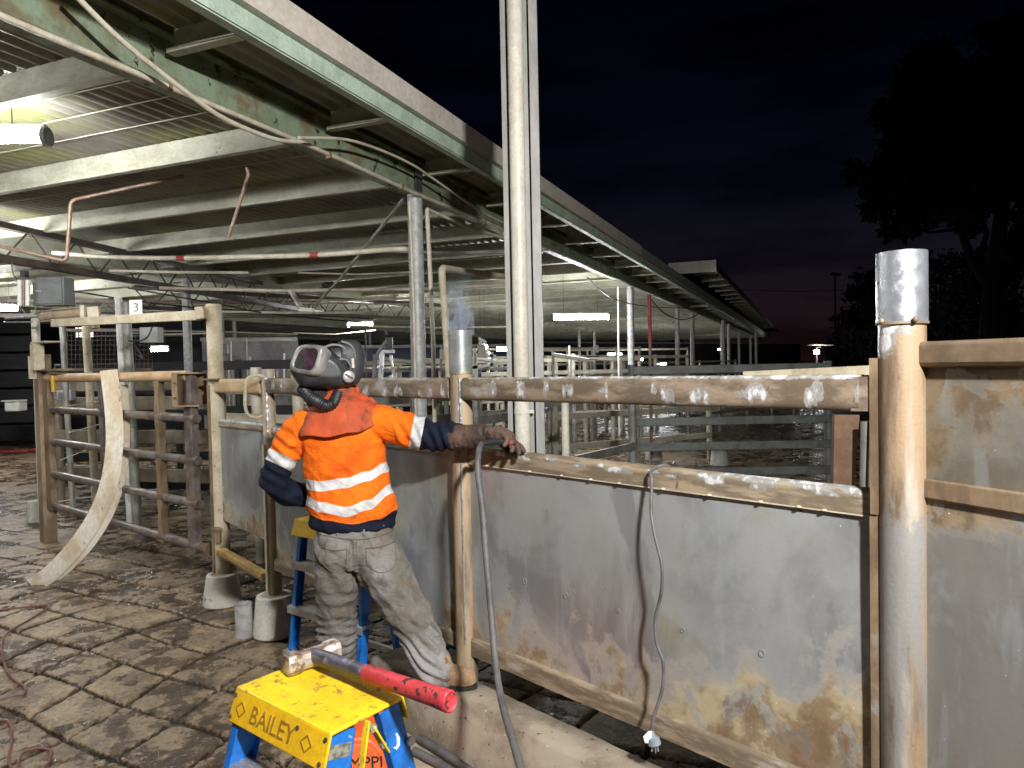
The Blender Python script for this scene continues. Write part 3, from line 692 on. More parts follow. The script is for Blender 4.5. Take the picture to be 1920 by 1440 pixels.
b.bar(WP(0.01, .006, 1.772), WP(1.3, .006, 1.772), .006, .004); b.sphere(WP(.16, .01, 1.772), .008, 10, 6, (1.6, 1, .7)); b.sphere(WP(.012, .012, 1.775), .012, 10, 6, (1.8, 1, .5))
obj('weld_seam', b, mat('rusty_seam', (.22, .13, .07), (.12, .07, .04), .6), wing)

# ================================================================== footings, kerb, timber
def footing(p, r0, r1, h, label, m_=M_footing, grp='concrete pier footings'):
    p = V(p); f = thing('pier_footing', label, 'footing', p, grp); n = 40; rings = []
    for q, zz in ((.985, 0), (1, .01), (1, .02), (0, 0)):
        if q == 0: break
        rings.append([p + V((cos(2 * pi * i / n), sin(2 * pi * i / n), 0)) * (r0 * q) + V((0, 0, zz)) for i in range(n)])
    for j in range(1, 9):
        f_ = j / 8; r = r0 + (r1 - r0) * f_
        rings.append([p + V((cos(2 * pi * i / n), sin(2 * pi * i / n), 0)) * (r + .002 * noise.noise(V((i, j, p.x)))) + V((0, 0, .02 + (h - .02) * f_)) for i in range(n)])
    b = MB(); b.loft(rings); obj('cone', b, m_, f, bevel=.006)
    b = MB(); b.sphere(p + V((0, 0, h - .004)), r1 * .82, 20, 8, (1, 1, .12)); obj('mud_cap', b, M_concrete, f)
    return f
footing(FP(S_A, 0, 0), .145, .112, .235, 'pale conical footing under the tall cream post')
footing(FP(S_B, 0, 0), .15, .118, .27, 'pale conical footing behind the loose pipe offcut, nearer to the worker')
for px, py, lab in ((1349, 872, 'speckled white footing in the dark yard right of the red pole'), (1226, 862, 'white footing at the foot of the red pole behind the fence'), (70, 978, 'small grey footing at the outer left gate post')):
    footing(ground(px, py), .16 if px > 500 else .11, .12 if px > 500 else .09, .32 if px > 500 else .26, lab)
tm = thing('timber_batten', 'yellow timber batten lying between the two pale footings', 'timber', FP(S_A + .4, .0, .35))
b = MB(); b.bar(FP(S_A + .09, .04, .44), FP(S_B - .04, .04, .40), .06, .035); obj('plank', b, M_wood, tm, bevel=.003)
b = MB(); b.bar(FP(S_A + .09, .04, .415), FP(S_B - .04, .04, .375), .062, .012); obj('steel_angle', b, M_brown, tm)
# kerb
b = MB(); s0 = s_of(748) - .03; s1 = 3.4; n = 110; prof = [(.035, -.05), (.035, .335), (.05, .352), (.20, .358), (.222, .345), (.25, -.05)]
rings = []
for i in range(n + 1):
    s_ = s0 + (s1 - s0) * i / n; sh = 1 if i > 3 else (.80, .92, .97, .995)[i]
    rings.append([FP(s_, .14 + (o_ - .14) * sh + .004 * noise.noise(V((s_ * 7, j, 0))), (z_ if z_ < 0 else z_ * (1 if i > 3 else (.86, .95, .985, 1)[i])) + .005 * noise.noise(V((s_ * 9, j * 3, 4)))) for j, (o_, z_) in enumerate(prof)])
b.loft(rings)
k = NT('worn_kerb_concrete')
c = k.mix(k.ramp(k.noise(3, 7, .6), .4, .6), (.34, .285, .215), (.17, .135, .095)); c = k.mix(k.ramp(k.noise(34, 4, .6), .66, .71), c, (.07, .05, .035)); c = k.mix(k.ramp(k.noise(80, 4, .6), .35, .28), c, (.6, .52, .4))
k.set('Base Color', c); k.set('Roughness', .85); k.bump(k.math('ADD', k.ramp(k.noise(34, 4, .6), .64, .72, 1, 0), k.math('MULTIPLY', k.noise(120, 4, .7), .4)), .7, .008)
kb = obj('kerb', b, k.m, sharp=60); kb['kind'] = 'structure'
b = MB(); nn2 = 60; pr2 = [(.262, -.04), (.262, .10), (.40, .105), (.50, .085), (.54, -.04)]
b.loft([[FP(-.62 + 1.6 * i / nn2, o_ + .018 * noise.noise(V((i * .35, j * 2, 1))) * (j > 1), z_ + (.008 * noise.noise(V((i * .5, j * 2, 8))) if z_ > 0 else 0)) for j, (o_, z_) in enumerate(pr2)] for i in range(nn2 + 1)])
ap = obj('apron', b, M_concrete, sharp=50); ap['kind'] = 'structure'

# ================================================================== tall steel column and downpipe in front of the shed
TC = at(986, 700, 4.45)
tc = thing('steel_column', 'tall grey H-section steel column rising out of the picture beside the pale downpipe', 'column', (TC.x, TC.y, 0))
b = MB(); cw = .218; dpt = .20; ex = V((1, -.06, 0)).normalized(); ey = V((.06, 1, 0)).normalized()
def tcp(x, y, z): return V((TC.x, TC.y, 0)) + ex * x + ey * y + V((0, 0, z))
for y_ in (0,):
    b.add([tcp(x, y, z) for z in (0, 7.5) for x, y in ((-.006, -.1), (.006, -.1), (.006, .1), (-.006, .1))], [(0, 1, 5, 4), (1, 2, 6, 5), (2, 3, 7, 6), (3, 0, 4, 7), (0, 3, 2, 1), (4, 5, 6, 7)])
b2 = MB()
for x0, x1 in ((-.112, -.082), (.060, .112)):
    for ya, yb in ((-.09, .09),):
        vs_ = [tcp(x, y, z) for z in (0, 7.5) for x, y in ((x0, ya), (x1, ya), (x1, ya + .008), (x0 + (.008 if x0 < 0 else 0), ya + .008))]
        b2.add(vs_, [(0, 1, 5, 4), (1, 2, 6, 5), (2, 3, 7, 6), (3, 0, 4, 7), (0, 3, 2, 1), (4, 5, 6, 7)])
    xo = x0 if x0 < 0 else x1 - .008
    b2.add([tcp(x, y, z) for z in (0, 7.5) for x, y in ((xo, -.082), (xo + .008, -.082), (xo + .008, .09), (xo, .09))], [(0, 1, 5, 4), (1, 2, 6, 5), (2, 3, 7, 6), (3, 0, 4, 7), (0, 3, 2, 1), (4, 5, 6, 7)])
b2.add([tcp(x, y, z) for z in (0, 7.5) for x, y in ((-.104, .03), (.104, .03), (.104, .042), (-.104, .042))], [(0, 1, 5, 4), (1, 2, 6, 5), (2, 3, 7, 6), (3, 0, 4, 7), (0, 3, 2, 1), (4, 5, 6, 7)])
b2.add([tcp(x, y, z) for z in (0, 7.5) for x, y in ((.022, -.05), (.048, -.05), (.048, .03), (.022, .03))], [(0, 1, 5, 4), (1, 2, 6, 5), (2, 3, 7, 6), (3, 0, 4, 7), (0, 3, 2, 1), (4, 5, 6, 7)])
obj('channel_section', b2, M_column, tc)
dp = thing('downpipe', 'pale round PVC downpipe strapped in the face of the tall steel column', 'pipe', tcp(-.026, -.08, 0))
b = MB(); b.tube(tcp(-.024, -.075, 0), tcp(-.024, -.075, 7.5), .048, n=28); obj('pipe', b, M_pvc, dp)
b = MB(); b.tube(tcp(-.024, -.075, 1.5), tcp(-.024, -.075, 1.53), .052, n=28); b.bar(tcp(.02, -.1, 1.515), tcp(.05, -.1, 1.515), .02, .02); obj('pipe_clip', b, M_pvc, dp)
# ================================================================== swing gate
G1 = V((-4.93, 7.55, 0)); G2 = V((-2.50, 5.62, 0)); GD = (G2 - G1).normalized(); GN = V((GD.y, -GD.x, 0)); GN = GN if GN.y < 0 else -GN; GL = (G2 - G1).length
def GP(f, z, off=0): return G1 + GD * (f * GL) + GN * off + V((0, 0, z))
gate = thing('swing_gate', 'brown pipe swing gate with five rails standing open on the wet floor', 'gate', GP(0, 0))
b = MB(); b.path([GP(0, 1.765), GP(.965, 1.765)], .046, 20); obj('top_rail', b, mat('tan_top_rail', (.50, .35, .21), (.40, .26, .14), .5, 0, 5, bump=.1), gate)
for z in (1.43, 1.09, .745, .405):
    b = MB(); b.path([GP(.02, z), GP(1.0 if z > .5 else 1.03, z)], .036, 18); obj('rail', b, M_darkpipe, gate)
for f, w, h1 in ((.0, .16, 1.77), (.44, .09, 1.74), (.80, .085, 1.74), (.97, .13, 1.78)):
    b = MB()
    # saddle-cut upright: waisted between rails
    zs = [.36 + (h1 - .36) * i / 60 for i in range(61)]; L_ = []; R_ = []
    for z in zs:
        ph = ((z - .405) / .3425) % 1; q = .62 + .38 * abs(cos(pi * ph)) ** 1.4 if f == 0 or f == .80 else .9
        ww = w / 2 * (q if True else 1); L_.append(GP(f, z, 0) - GD * (w / 2 if f == 0 else ww)); R_.append(GP(f, z, 0) + GD * ww)
    for o_ in (-1,):
        n = len(zs); vs = [p + GN * .030 for p in L_] + [p + GN * .030 for p in R_] + [p - GN * .030 for p in R_] + [p - GN * .030 for p in L_]
        fs = []
        for i in range(n - 1):
            for q in range(4):
                a = q * n + i; c_ = ((q + 1) % 4) * n + i; fs.append((a, c_, c_ + 1, a + 1))
        fs.append((0, 3 * n, 2 * n, n)); fs.append((n - 1, 2 * n - 1, 3 * n - 1, 4 * n - 1)); b.add(vs, fs, False)
    obj('upright', b, M_brown if f in (0, .8) else M_darkpipe, gate, bevel=.004)
b = MB(); b.tube(GP(1.03, .405), GP(1.045, .405), .05, n=18); obj('end_ring', b, M_brown, gate)
# latch housing at the right end
lt = MB()
p = GP(.965, 1.66, .0)
lt.bar(p + V((-.09, 0, .13)), p + V((.13, -.03, .13)), .14, .012); lt.bar(p + V((-.09, 0, -.13)), p + V((.13, -.03, -.13)), .14, .012)
lt.bar(p + V((-.085, -.02, -.13)), p + V((-.085, -.02, .13)), .045, .10, up=(0, 1, 0)); lt.bar(p + V((.02, .05, -.13)), p + V((.02, .05, .13)), .2, .01, up=(0, 1, 0))
for q in (-.06, .06): lt.sphere(p + V((-.085, -.075, q)), .012, 8, 6)
obj('latch_housing', lt, M_brown, gate)
b = MB(); b.bar(GP(.02, 1.85), GP(.16, 1.85), .16, .02); b.bar(GP(.05, 1.82), GP(.13, 1.82), .12, .03); obj('hinge_plate', b, M_brown, gate)
b = MB(); b.tube(GP(.09, 1.79, .05), GP(.095, 1.62, .05), .022, n=12); obj('spring_bolt', b, M_yellowdk, gate)
# hanging post with pale outer pole
gp = thing('gate_post', 'brown box gate post with a pale outer pole at the left of the swing gate', 'post', GP(-.05, 0))
b = MB(); b.bar(GP(-.045, 0.0, 0), GP(-.045, 2.02, 0), .13, .13, up=GD); obj('box_section', b, M_tan, gp, bevel=.006)
b = MB(); b.tube(GP(-.075, .2, .02), GP(-.075, 2.5, .02), .04, n=18); obj('pale_pole', b, M_pvc, gp)
b = MB(); b.bar(GP(-.04, 1.76, .09), GP(-.04, 2.0, .09), .09, .02, up=GD); b.bar(GP(.0, 1.85, .09), GP(.0, 2.12, .09), .10, .10, up=GD); b.bar(GP(-.03, 2.14, .05), GP(.10, 2.14, .05), .14, .015)
obj('hinge_bracket', b, M_creampost, gp)
# bent flat strips leaning on the gate
def bent_strip(pts, w, label, m_):
    t = thing('bent_strip', label, 'metal strip', pts[-1], 'bent metal strips leaning on the swing gate'); c_ = cr_spline(pts, 12); b = MB(); rows = []
    n = len(c_)
    for i, p in enumerate(c_):
        tg = (c_[min(i + 1, n - 1)] - c_[max(0, i - 1)]).normalized(); sd = tg.cross(V((.35, -1, .1))).normalized(); nn = sd.cross(tg).normalized()
        ww = w / 2
        rows.append([p - sd * ww - nn * .003, p + sd * ww - nn * .003, p + sd * ww + nn * .004, p + nn * .012, p - sd * ww + nn * .004])
    b.loft(rows, smooth=True); obj('strip', b, m_, t, sharp=30); return t
M_strip2 = mat('limewashed_strip', (.62, .57, .48), (.50, .40, .27), .6, .05, 5, spots=((.30, .22, .14), 16, .62, .70, (1, 1, .4)), bump=.15, stretch=(1, 1, .5))
def SP(px, py, D): return at(px, py, D)
bent_strip([SP(204, 694, 6.35), SP(212, 760, 6.33), SP(215, 830, 6.28), SP(206, 900, 6.22), SP(182, 965, 6.18), SP(142, 1025, 6.12), SP(98, 1072, 6.08), SP(62, 1099, 6.06)], .14, 'broad bent limewashed strip in front, reaching furthest down onto the floor', M_strip2)
bent_strip([SP(228, 722, 6.55), SP(232, 780, 6.52), SP(230, 850, 6.47), SP(222, 905, 6.42), SP(200, 965, 6.36), SP(165, 1020, 6.28), SP(125, 1062, 6.22), SP(80, 1098, 6.2)], .105, 'narrower bent strip behind the broad one against the gate rails', M_strip2)

# ================================================================== gate actuator group at the left
ab = thing('actuator_bar', 'long cream bar joining the tall cream pole to the actuator at the left', 'bar', at(385, 588, 5.5))
b = MB(); b.bar(at(376, 591, 5.45), at(100, 606, 7.0), .05, .075); obj('beam', b, M_creampost, ab, bevel=.004)
b = MB(); b.bar(at(370, 588, 5.4), at(385, 586, 5.4), .07, .09); obj('clamp', b, M_creampost, ab, bevel=.004)
ac = thing('air_cylinder', 'brown pneumatic cylinder with square end blocks above the gate hinge', 'actuator', at(130, 590, 7.0))
b = MB(); c0 = at(80, 594, 7.05); c1 = at(160, 586, 6.9)
b.tube(c0, c1, .045, n=18)
for dz in (-.05, .05): b.tube(c0 + V((0, -.04, dz)), c1 + V((0, -.04, dz)), .007, n=8)
obj('barrel', b, M_tan, ac)
b = MB(); b.bar(at(157, 586, 6.9), at(165, 586, 6.9), .13, .13); b.bar(at(166, 590, 6.85), at(187, 588, 6.85), .04, .14); b.bar(at(176, 603, 6.85), at(178, 616, 6.85), .05, .09, up=(0, 1, 0)); obj('end_block', b, M_creampost, ac, bevel=.004)
b = MB(); b.tube(at(10, 597, 7.3), at(80, 593, 7.05), .012, n=8); b.tube(at(8, 604, 7.3), at(60, 604, 7.1), .008, n=8); obj('rod', b, M_chrome, ac)
def boxthing(name, label, cat, px0, py0, px1, py1, D, dep, m_, bev=.006, rotz=0, part=None):
    a = at(px0, py1, D); c = at(px1, py0, D); t = thing(name, label, cat, ((a.x + c.x) / 2, D, a.z)); b = MB()
    b.box(((a.x + c.x) / 2, D + dep / 2, (a.z + c.z) / 2), (c.x - a.x, dep, c.z - a.z)); obj(part or 'case', b, m_, t, bevel=bev); return t, a, c
t, a, c = boxthing('switch_box', 'large grey electrical box on the pale pole at the far left', 'electrical box', 62, 519, 119, 573, 7.2, .18, M_greybox)
b = MB(); b.box(((a.x + c.x) / 2, 7.192, (a.z + c.z) / 2), (c.x - a.x - .03, .012, c.z - a.z - .03)); obj('door', b, M_greybox, t, bevel=.004)
b = MB(); b.bar(at(68, 545, 7.17), at(77, 547, 7.17), .01, .01); obj('catch', b, M_chrome, t)
vb = thing('valve_bank', 'bright valve bank with vertical tubes left of the grey electrical box', 'valves', at(48, 570, 7.1))
for i, x in enumerate((37, 44, 52)):
    b = MB(); b.tube(at(x, 573, 7.1), at(x, 525, 7.1), .022 if i != 1 else .014, n=12); obj('valve_tube', b, M_white if i != 1 else M_copper, vb)
b = MB(); b.bar(at(46, 519, 7.1), at(46, 508, 7.1), .05, .06, up=(0, 1, 0)); obj('solenoid', b, M_black, vb)
b = MB(); b.path(cr_spline([at(38, 527, 7.1), at(27, 518, 7.1), at(22, 500, 7.15), at(24, 490, 7.2)], 5), .006, 6); obj('air_line', b, M_hose, vb)
t, a, c = boxthing('number_sign', 'small white sign with the number 3 above the cream bar', 'sign', 243, 562, 266, 595, 6.6, .006, M_white, bev=.001, part='plate')
text('digit', '3', (a.x + .035, 6.598, a.z + .052), (1, 0, 0), (0, 0, 1), .115, .001, mat('sign_ink', (.16, .12, .12), None, .6, bump=0), t)
t, a, c = boxthing('junction_box', 'small pale junction box hanging below the number sign', 'electrical box', 262, 613, 295, 643, 8.2, .14, mat('pale_enclosure', (.36, .37, .34), None, .5, bump=.02))
b = MB(); b.path(cr_spline([at(286, 612, 8.1), at(276, 632, 8.05), at(258, 640, 8.05), at(241, 639, 8.1)], 6), .009, 6); obj('cable', b, M_black, t)
b = MB(); b.path(cr_spline([at(250, 645, 8.2), at(262, 662, 8.2), at(266, 672, 8.2), at(256, 664, 8.2)], 6), .012, 6); obj('cable_loop', b, M_black, t)
# posts behind the gate
for px, py0, D, r, m_, lab in ((117, 615, 9, .035, M_yardrail, 'thin grey post behind the gate under the air cylinder'), (161, 607, 8.6, .045, M_creampost, 'leaning cream post behind the gate'),
                           (222, 560, 8.4, .04, M_white, 'white speckled pole just left of the number sign'), (236, 570, 8.3, .05, M_yardrail, 'grey box post below the number sign')):
    t = thing('yard_post', lab, 'post', at(px, 900, D)); b = MB(); p = at(px, py0, D); b.tube(V((p.x + .05, p.y, 0)), p, r, n=12); obj('shaft', b, m_, t)
    b = MB(); b.tube(p, p + V((0, 0, .015)), r * 1.1, n=12); obj('cap', b, m_, t)
# mesh screen
ms = thing('mesh_screen', 'dark wire mesh screen between the posts behind the swing gate', 'screen', at(190, 690, 9.6)); b = MB()
for i in range(22): b.tube(at(118 + i * 8, 620, 9.6), at(118 + i * 8, 692, 9.6), .004, n=4, cap=False)
for i in range(9): b.tube(at(118, 620 + i * 9, 9.6), at(286, 620 + i * 9, 9.6), .004, n=4, cap=False)
obj('wires', b, M_truss, ms)
b = MB(); b.bar(at(118, 619, 9.6), at(286, 619, 9.6), .04, .04); b.bar(at(118, 693, 9.6), at(286, 693, 9.6), .04, .04); obj('frame', b, M_truss, ms)
for px, lab in ((148, 'lit white window panel behind the mesh, left one'), (168, 'lit white window panel behind the mesh, right one')):
    t = thing('lit_window', lab, 'window', at(px, 632, 16)); b = MB(); a = at(px - 5, 632, 16); c = at(px + 6, 614, 16); b.box(((a.x + c.x) / 2, 16, (a.z + c.z) / 2), (c.x - a.x, .03, c.z - a.z)); obj('pane', b, emis('window_light', (1, .97, .85), 1.1), t)
    b = MB(); b.box(((a.x + c.x) / 2, 15.97, (a.z + c.z) / 2), (.02, .02, c.z - a.z)); b.box(((a.x + c.x) / 2, 15.965, (a.z + c.z) / 2), (c.x - a.x, .02, .02)); obj('glazing_bar', b, M_truss, t)

# ================================================================== pipes and rods under the roof
def pipe(name, label, cat, pts, r, m_, k=0, parts=()):
    c_ = cr_spline(pts, k) if k else pts; t = thing(name, label, cat, c_[0]); b = MB()
    dense = [V(c_[0])]
    b.path(c_, r, 12); obj('tube', b, m_, t); return t
def bend(pts, rad=.06, k=5):
    """polyline with rounded corners"""
    pts = [V(p) for p in pts]; out = [pts[0]]
    for i in range(1, len(pts) - 1):
        a = (pts[i - 1] - pts[i]).normalized(); c = (pts[i + 1] - pts[i]).normalized(); p0 = pts[i] + a * rad; p1 = pts[i] + c * rad
        for j in range(k + 1):
            t = j / k; out.append(p0 * (1 - t) ** 2 + pts[i] * 2 * t * (1 - t) + p1 * t * t)
    out.append(pts[-1]); return out
gz = 3.35
def gD(x, a=-3.10): k_ = (x - 960) / FPX; t_ = (k_ * -.381 * a - .925 * a) / (.381 - .925 * k_); return -.381 * a + .925 * t_
cp = thing('girder_conduit', 'cream conduit pipe running along the bottom edge of the green girder', 'pipe', RF(GIR_A + .08, 2, gz))
b = MB(); b.path([RF(GIR_A + .085 + .006 * sin(t_ * 3), t_, gz + .008 * sin(t_ * 2)) for t_ in [-3 + .5 * i for i in range(60)]], .016, 10); obj('tube', b, M_conduit, cp)
b = MB()
for t_ in (1.5, 2.9, 4.3, 5.3, 7, 9): b.bar(RF(GIR_A + .07, t_, gz - .005), RF(GIR_A + .11, t_, gz - .005), .02, .045)
obj('saddle', b, M_brown, cp)
pipe('drop_conduit', 'cream conduit slanting from the top of the picture across the green girder', 'pipe', cr_spline([at(x, y, gD(x)) for x, y in ((125, -25), (235, 82), (372, 190), (420, 222), (470, 245), (520, 262), (563, 266))], 5), .014, M_conduit)
pipe('sagging_cable', 'grey cable looping over the girder web towards the galvanised column', 'cable', cr_spline([at(x, y, gD(x)) for x, y in ((560, 258), (650, 262), (720, 284), (775, 310), (812, 335), (900, 395), (960, 425))], 5), .011, M_conduit)
pipe('copper_pipe', 'copper pipe dropping in a step from the roof on the left', 'pipe', bend([at(345, 330, 6.5), at(133, 376, 6.3), at(125, 490, 6.3), at(0, 462, 6.3), at(-60, 448, 6.3)], .05), .017, M_copper)
pipe('hanger_rod', 'slanted tan rod hanging free from the second purlin', 'rod', [at(463, 314, 5.4), at(466, 328, 5.4), at(428, 446, 5.4)], .013, M_copper)
wp = pipe('water_pipe', 'cream water pipe with red bands crossing to the galvanised column', 'pipe', cr_spline([at(100, 474, 8.6), at(200, 482, 8.2), at(330, 484, 7.8), at(450, 482, 7.4), at(600, 478, 7.0), at(730, 468, 6.7), at(775, 468, 6.55)], 4), .026, M_conduit)
b = MB(); b.tube(at(333, 484, 7.78), at(348, 484, 7.74), .028, n=12); b.tube(at(578, 479, 7.06), at(598, 478, 7.0), .028, n=12); obj('red_band', b, M_red, wp)
pipe('water_pipe', 'long thin cream pipe lower down below the water pipe', 'pipe', [at(300, 540, 10), at(520, 545, 10), at(790, 542, 10), at(965, 534, 10)], .025, M_conduit)
pipe('riser_conduit', 'thin pale conduit standing just left of the galvanised column', 'pipe', [at(768, 378, 6.3), at(772, 470, 6.3), at(777, 600, 6.3), at(781, 860, 6.3)], .013, M_conduit)
pipe('riser_conduit', 'thin conduit fixed along the right side of the galvanised column', 'pipe', [at(801, 394, 6.45), at(805, 480, 6.45), at(812, 640, 6.45), at(816, 860, 6.45)], .020, M_conduit)
pipe('branch_conduit', 'cream conduit running from the column head along the second girder edge', 'pipe', [at(801, 392, 6.45), at(872, 424, 7.0), at(955, 450, 7.9)], .016, M_conduit)
pipe('bent_pipe', 'cream bent pipe with elbow beside the smoking post', 'pipe', bend([at(843, 720, 5.6), at(828, 502, 5.6), at(890, 512, 6.4), at(960, 520, 7.2)], .05), .028, M_creampost)
pipe('brace_bar', 'thin dark brace slanting down from the column head under the roof', 'brace', [at(757, 372, 6.9), at(640, 520, 8.6), at(592, 572, 9.4)], .016, M_yardrail)
b = MB(); t = thing('hung_bracket', 'short pale bracket where the slanting brace ends on the truss', 'bracket', at(575, 580, 9.4)); b.bar(at(562, 580, 9.4), at(588, 582, 9.4), .1, .05); obj('plate', b, M_pvc, t)
b = MB(); b.bar(at(545, 545, 9.6), at(563, 575, 9.5), .06, .04); obj('arm', b, M_pvc, t)
# thin catenary wires
wr = thing('overhead_cables', 'black cables sagging under the roof toward the far columns', 'cable', at(400, 560, 9)); b = MB()
for pts in ([at(240, 540, 9), at(330, 556, 9), at(420, 572, 9.5), at(520, 590, 10.5), at(700, 606, 12)], [at(130, 545, 9), at(300, 570, 9.5), at(470, 584, 11), at(700, 598, 13)], [at(1100, 520, 12), at(1150, 560, 13), at(1220, 575, 15), at(1290, 578, 18)], [at(1215, 555, 13), at(1250, 590, 14), at(1290, 598, 16), at(1330, 575, 20)]):
    b = MB(); b.path(cr_spline(pts, 6), .011, 6); obj('strand', b, M_black, wr)
# red pole, white pipe
rp_ = thing('red_pole', 'slim pole painted red at the top, right of the long tube light', 'pole', at(1220, 862, 11.5)); b = MB()
b.tube(at(1222, 862, 9.6), at(1219, 640, 9.6), .022, n=12); obj('lower_tube', b, mat('rusty_red_pipe', (.25, .12, .09), (.2, .16, .14), .5, .2, 8), rp_)
b = MB(); b.tube(at(1219, 640, 9.6), at(1217, 552, 9.6), .027, n=12); obj('painted_top', b, M_red, rp_)
t = thing('standpipe', 'pale yellow upright pipe just right of the tall steel column', 'pipe', at(1061, 860, 5.2)); b = MB(); b.tube(at(1062, 900, 5.2), at(1059, 745, 5.2), .028, n=16); obj('tube', b, M_pvc, t)
b = MB(); b.tube(at(1059, 748, 5.2), at(1059, 742, 5.2), .032, n=16); obj('cap', b, M_pvc, t)

# ================================================================== yard rails behind
def rail_fence(p0, p1, zs, nposts, label, m_=M_yardrail, rh=.10, pr=.05, name='yard_fence', posts_h=None, rd=.04):
    p0 = V(p0); p1 = V(p1); p0.z = p1.z = 0; T = thing(name, label, 'fence', p0)
    for z in zs:
        b = MB(); b.bar(p0 + V((0, 0, z)), p1 + V((0, 0, z)), rd, rh); obj('rail', b, m_, T, bevel=.01)
    hh = posts_h or max(zs) + rh / 2 + .02
    for i in range(nposts):
        p = p0.lerp(p1, i / max(1, nposts - 1)); b = MB(); off = V((0, .06, 0)); b.tube(p + off, p + off + V((0, 0, hh)), pr, n=12); obj('post', b, m_, T)
    return T
def gpt(px, D): p = at(px, 690, D); p.z = 0; return p
rail_fence(gpt(1186, 9.3), gpt(1556, 9.3), (.35, .69, 1.02, 1.70), 2, 'dark green-grey rail fence in the yard behind the top rail', mat('green_grey_rail', (.20, .22, .20), (.13, .14, .13), .5, .2, 5, bump=.1), .11, .055)
rail_fence(gpt(1186, 9.2), gpt(985, 7.2), (.35, .72, 1.40), 2, 'grey rails slanting toward the tall column from the pipe post', M_yardrail, .10, .055)
rail_fence(gpt(1040, 11.5), gpt(1330, 13), (.45, .95, 1.22), 3, 'pale rails deeper in the yard crossed by the standpipe', M_yardpale, .10, .05)
rail_fence(gpt(890, 9), gpt(1000, 10.5), (.4, .75, 1.1, 1.42), 2, 'short grey rail panel seen just right of the smoking post', M_yardrail, .12, .05)
rail_fence(gpt(650, 8.4), gpt(960, 10.2), (.4, .75, 1.1, 1.42), 3, 'grey rails seen behind the glove between top rail and panel', M_yardrail, .15, .05)
rail_fence(gpt(405, 6.9), gpt(640, 5.9), (1.36, 1.62), 4, 'second line of the race behind the front rails at the worker\'s left', M_yardpale, .08, .05, posts_h=1.83)
rail_fence(gpt(100, 9.2), gpt(400, 8.6), (.52, 1.0, 1.42, 1.66), 4, 'brown board rails seen through the swing gate', mat('brown_board', (.20, .165, .12), (.12, .10, .075), .6, .1, 4), .17, .05)
rail_fence(gpt(105, 12.8), gpt(560, 12.5), (.3, .7, 1.1, 1.5, 1.9), 5, 'dark rail pen further back behind the swing gate', M_dark, .16, .06)
rail_fence(gpt(100, 10.5), gpt(395, 9.6), (.32,), 2, 'low black slab standing in for the dark void behind the swing gate', M_black, .28, .03)  # black slab added as the dark void behind the gate
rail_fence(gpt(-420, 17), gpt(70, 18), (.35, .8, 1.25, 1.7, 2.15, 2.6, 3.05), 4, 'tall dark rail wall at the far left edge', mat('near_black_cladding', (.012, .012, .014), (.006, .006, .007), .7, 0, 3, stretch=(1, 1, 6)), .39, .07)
rail_fence(gpt(430, 14.5), gpt(940, 16), (.5, 1.0, 1.45, 1.9), 6, 'far pale rail pens behind the helmet', M_yardpale, .09, .05)
rail_fence(gpt(1030, 17), gpt(1290, 19), (.5, 1.0, 1.45, 1.95), 5, 'far pale rail pens under the long tube light', M_yardpale, .08, .05)
rail_fence(gpt(860, 21), gpt(1200, 24), (1.0, 1.5, 2.05, 2.3), 8, 'farthest pale rails seen under the far lamps', M_yardpale, .07, .05)
rail_fence(gpt(1290, 21), gpt(1500, 34), (.6, 1.1, 1.6), 6, 'dark rails running away beside the far columns', M_yardrail, .08, .05)
for i_, (xa, Da, xb, Db, hs, mm) in enumerate(((560, 19, 900, 22, (.9, 1.35, 1.8), M_yardpale), (640, 13, 960, 13.5, (1.2, 1.75), M_yardrail), (870, 15, 1200, 16.5, (.7, 1.15, 1.62, 1.9), M_yardpale), (1040, 22, 1380, 30, (.8, 1.3, 1.8), M_yardpale), (1075, 14.2, 1185, 26, (1.0, 1.5, 1.95), M_yardrail), (1290, 17, 1560, 24, (.5, 1.0, 1.5), M_yardrail), (880, 28, 1290, 33, (1.2, 1.8, 2.4), M_yardpale), (1010, 10.2, 1075, 16, (.6, 1.1, 1.5), M_yardrail))):
    rail_fence(gpt(xa, Da), gpt(xb, Db), hs, 5 + i_ % 3, ('wide pale pen rails in the shed beyond the helmet', 'two-rail grey barrier behind the galvanised column', 'four-rail pale pen between smoking post and pipe column', 'distant pale pen receding beyond the long tube light', 'grey rails running away from the yard corner under the tube', 'dim rails across the dark yard left of the brown board', 'topmost faint rails at the back of the shed', 'short grey rails receding beside the tall column')[i_], mm, (.08, .07, .09, .07)[i_ % 4], .045)
for px, py, D, pw, lab in ((300, 655, 15, 30, 'dim tube light low behind the number sign'), (1010, 668, 30, 30, 'tiny lamp glimpsed right of the tall column'), (1350, 655, 44, 20, 'most distant lamp near the end of the shed')):
    tube_light(at(px, py, D), radians(8), .35, lab, pw)
rnd_ = random.Random(11)
for i_ in range(14):
    D_ = rnd_.uniform(9, 22); x_ = rnd_.uniform(150, 800); y_ = 690 - (rnd_.uniform(2.55, 3.3) - 1.8) * FPX / D_; w_ = rnd_.uniform(150, 420); dd_ = rnd_.choice((0, 0, 3, 6))
    t = thing('service_pipe', 'thin service pipe strung among others under the far roof', 'pipe', at(x_, y_, D_), 'thin service pipes under the far roof'); b = MB(); b.path([at(x_, y_, D_), at(x_ + w_ * .5, y_ + 3 - dd_ * .5, D_ + dd_ * .5), at(x_ + w_, y_ + rnd_.uniform(-6, 8), D_ + dd_)], rnd_.uniform(.012, .03), 6); obj('tube', b, rnd_.choice((M_yardrail, M_conduit, M_truss, M_yardpale)), t)
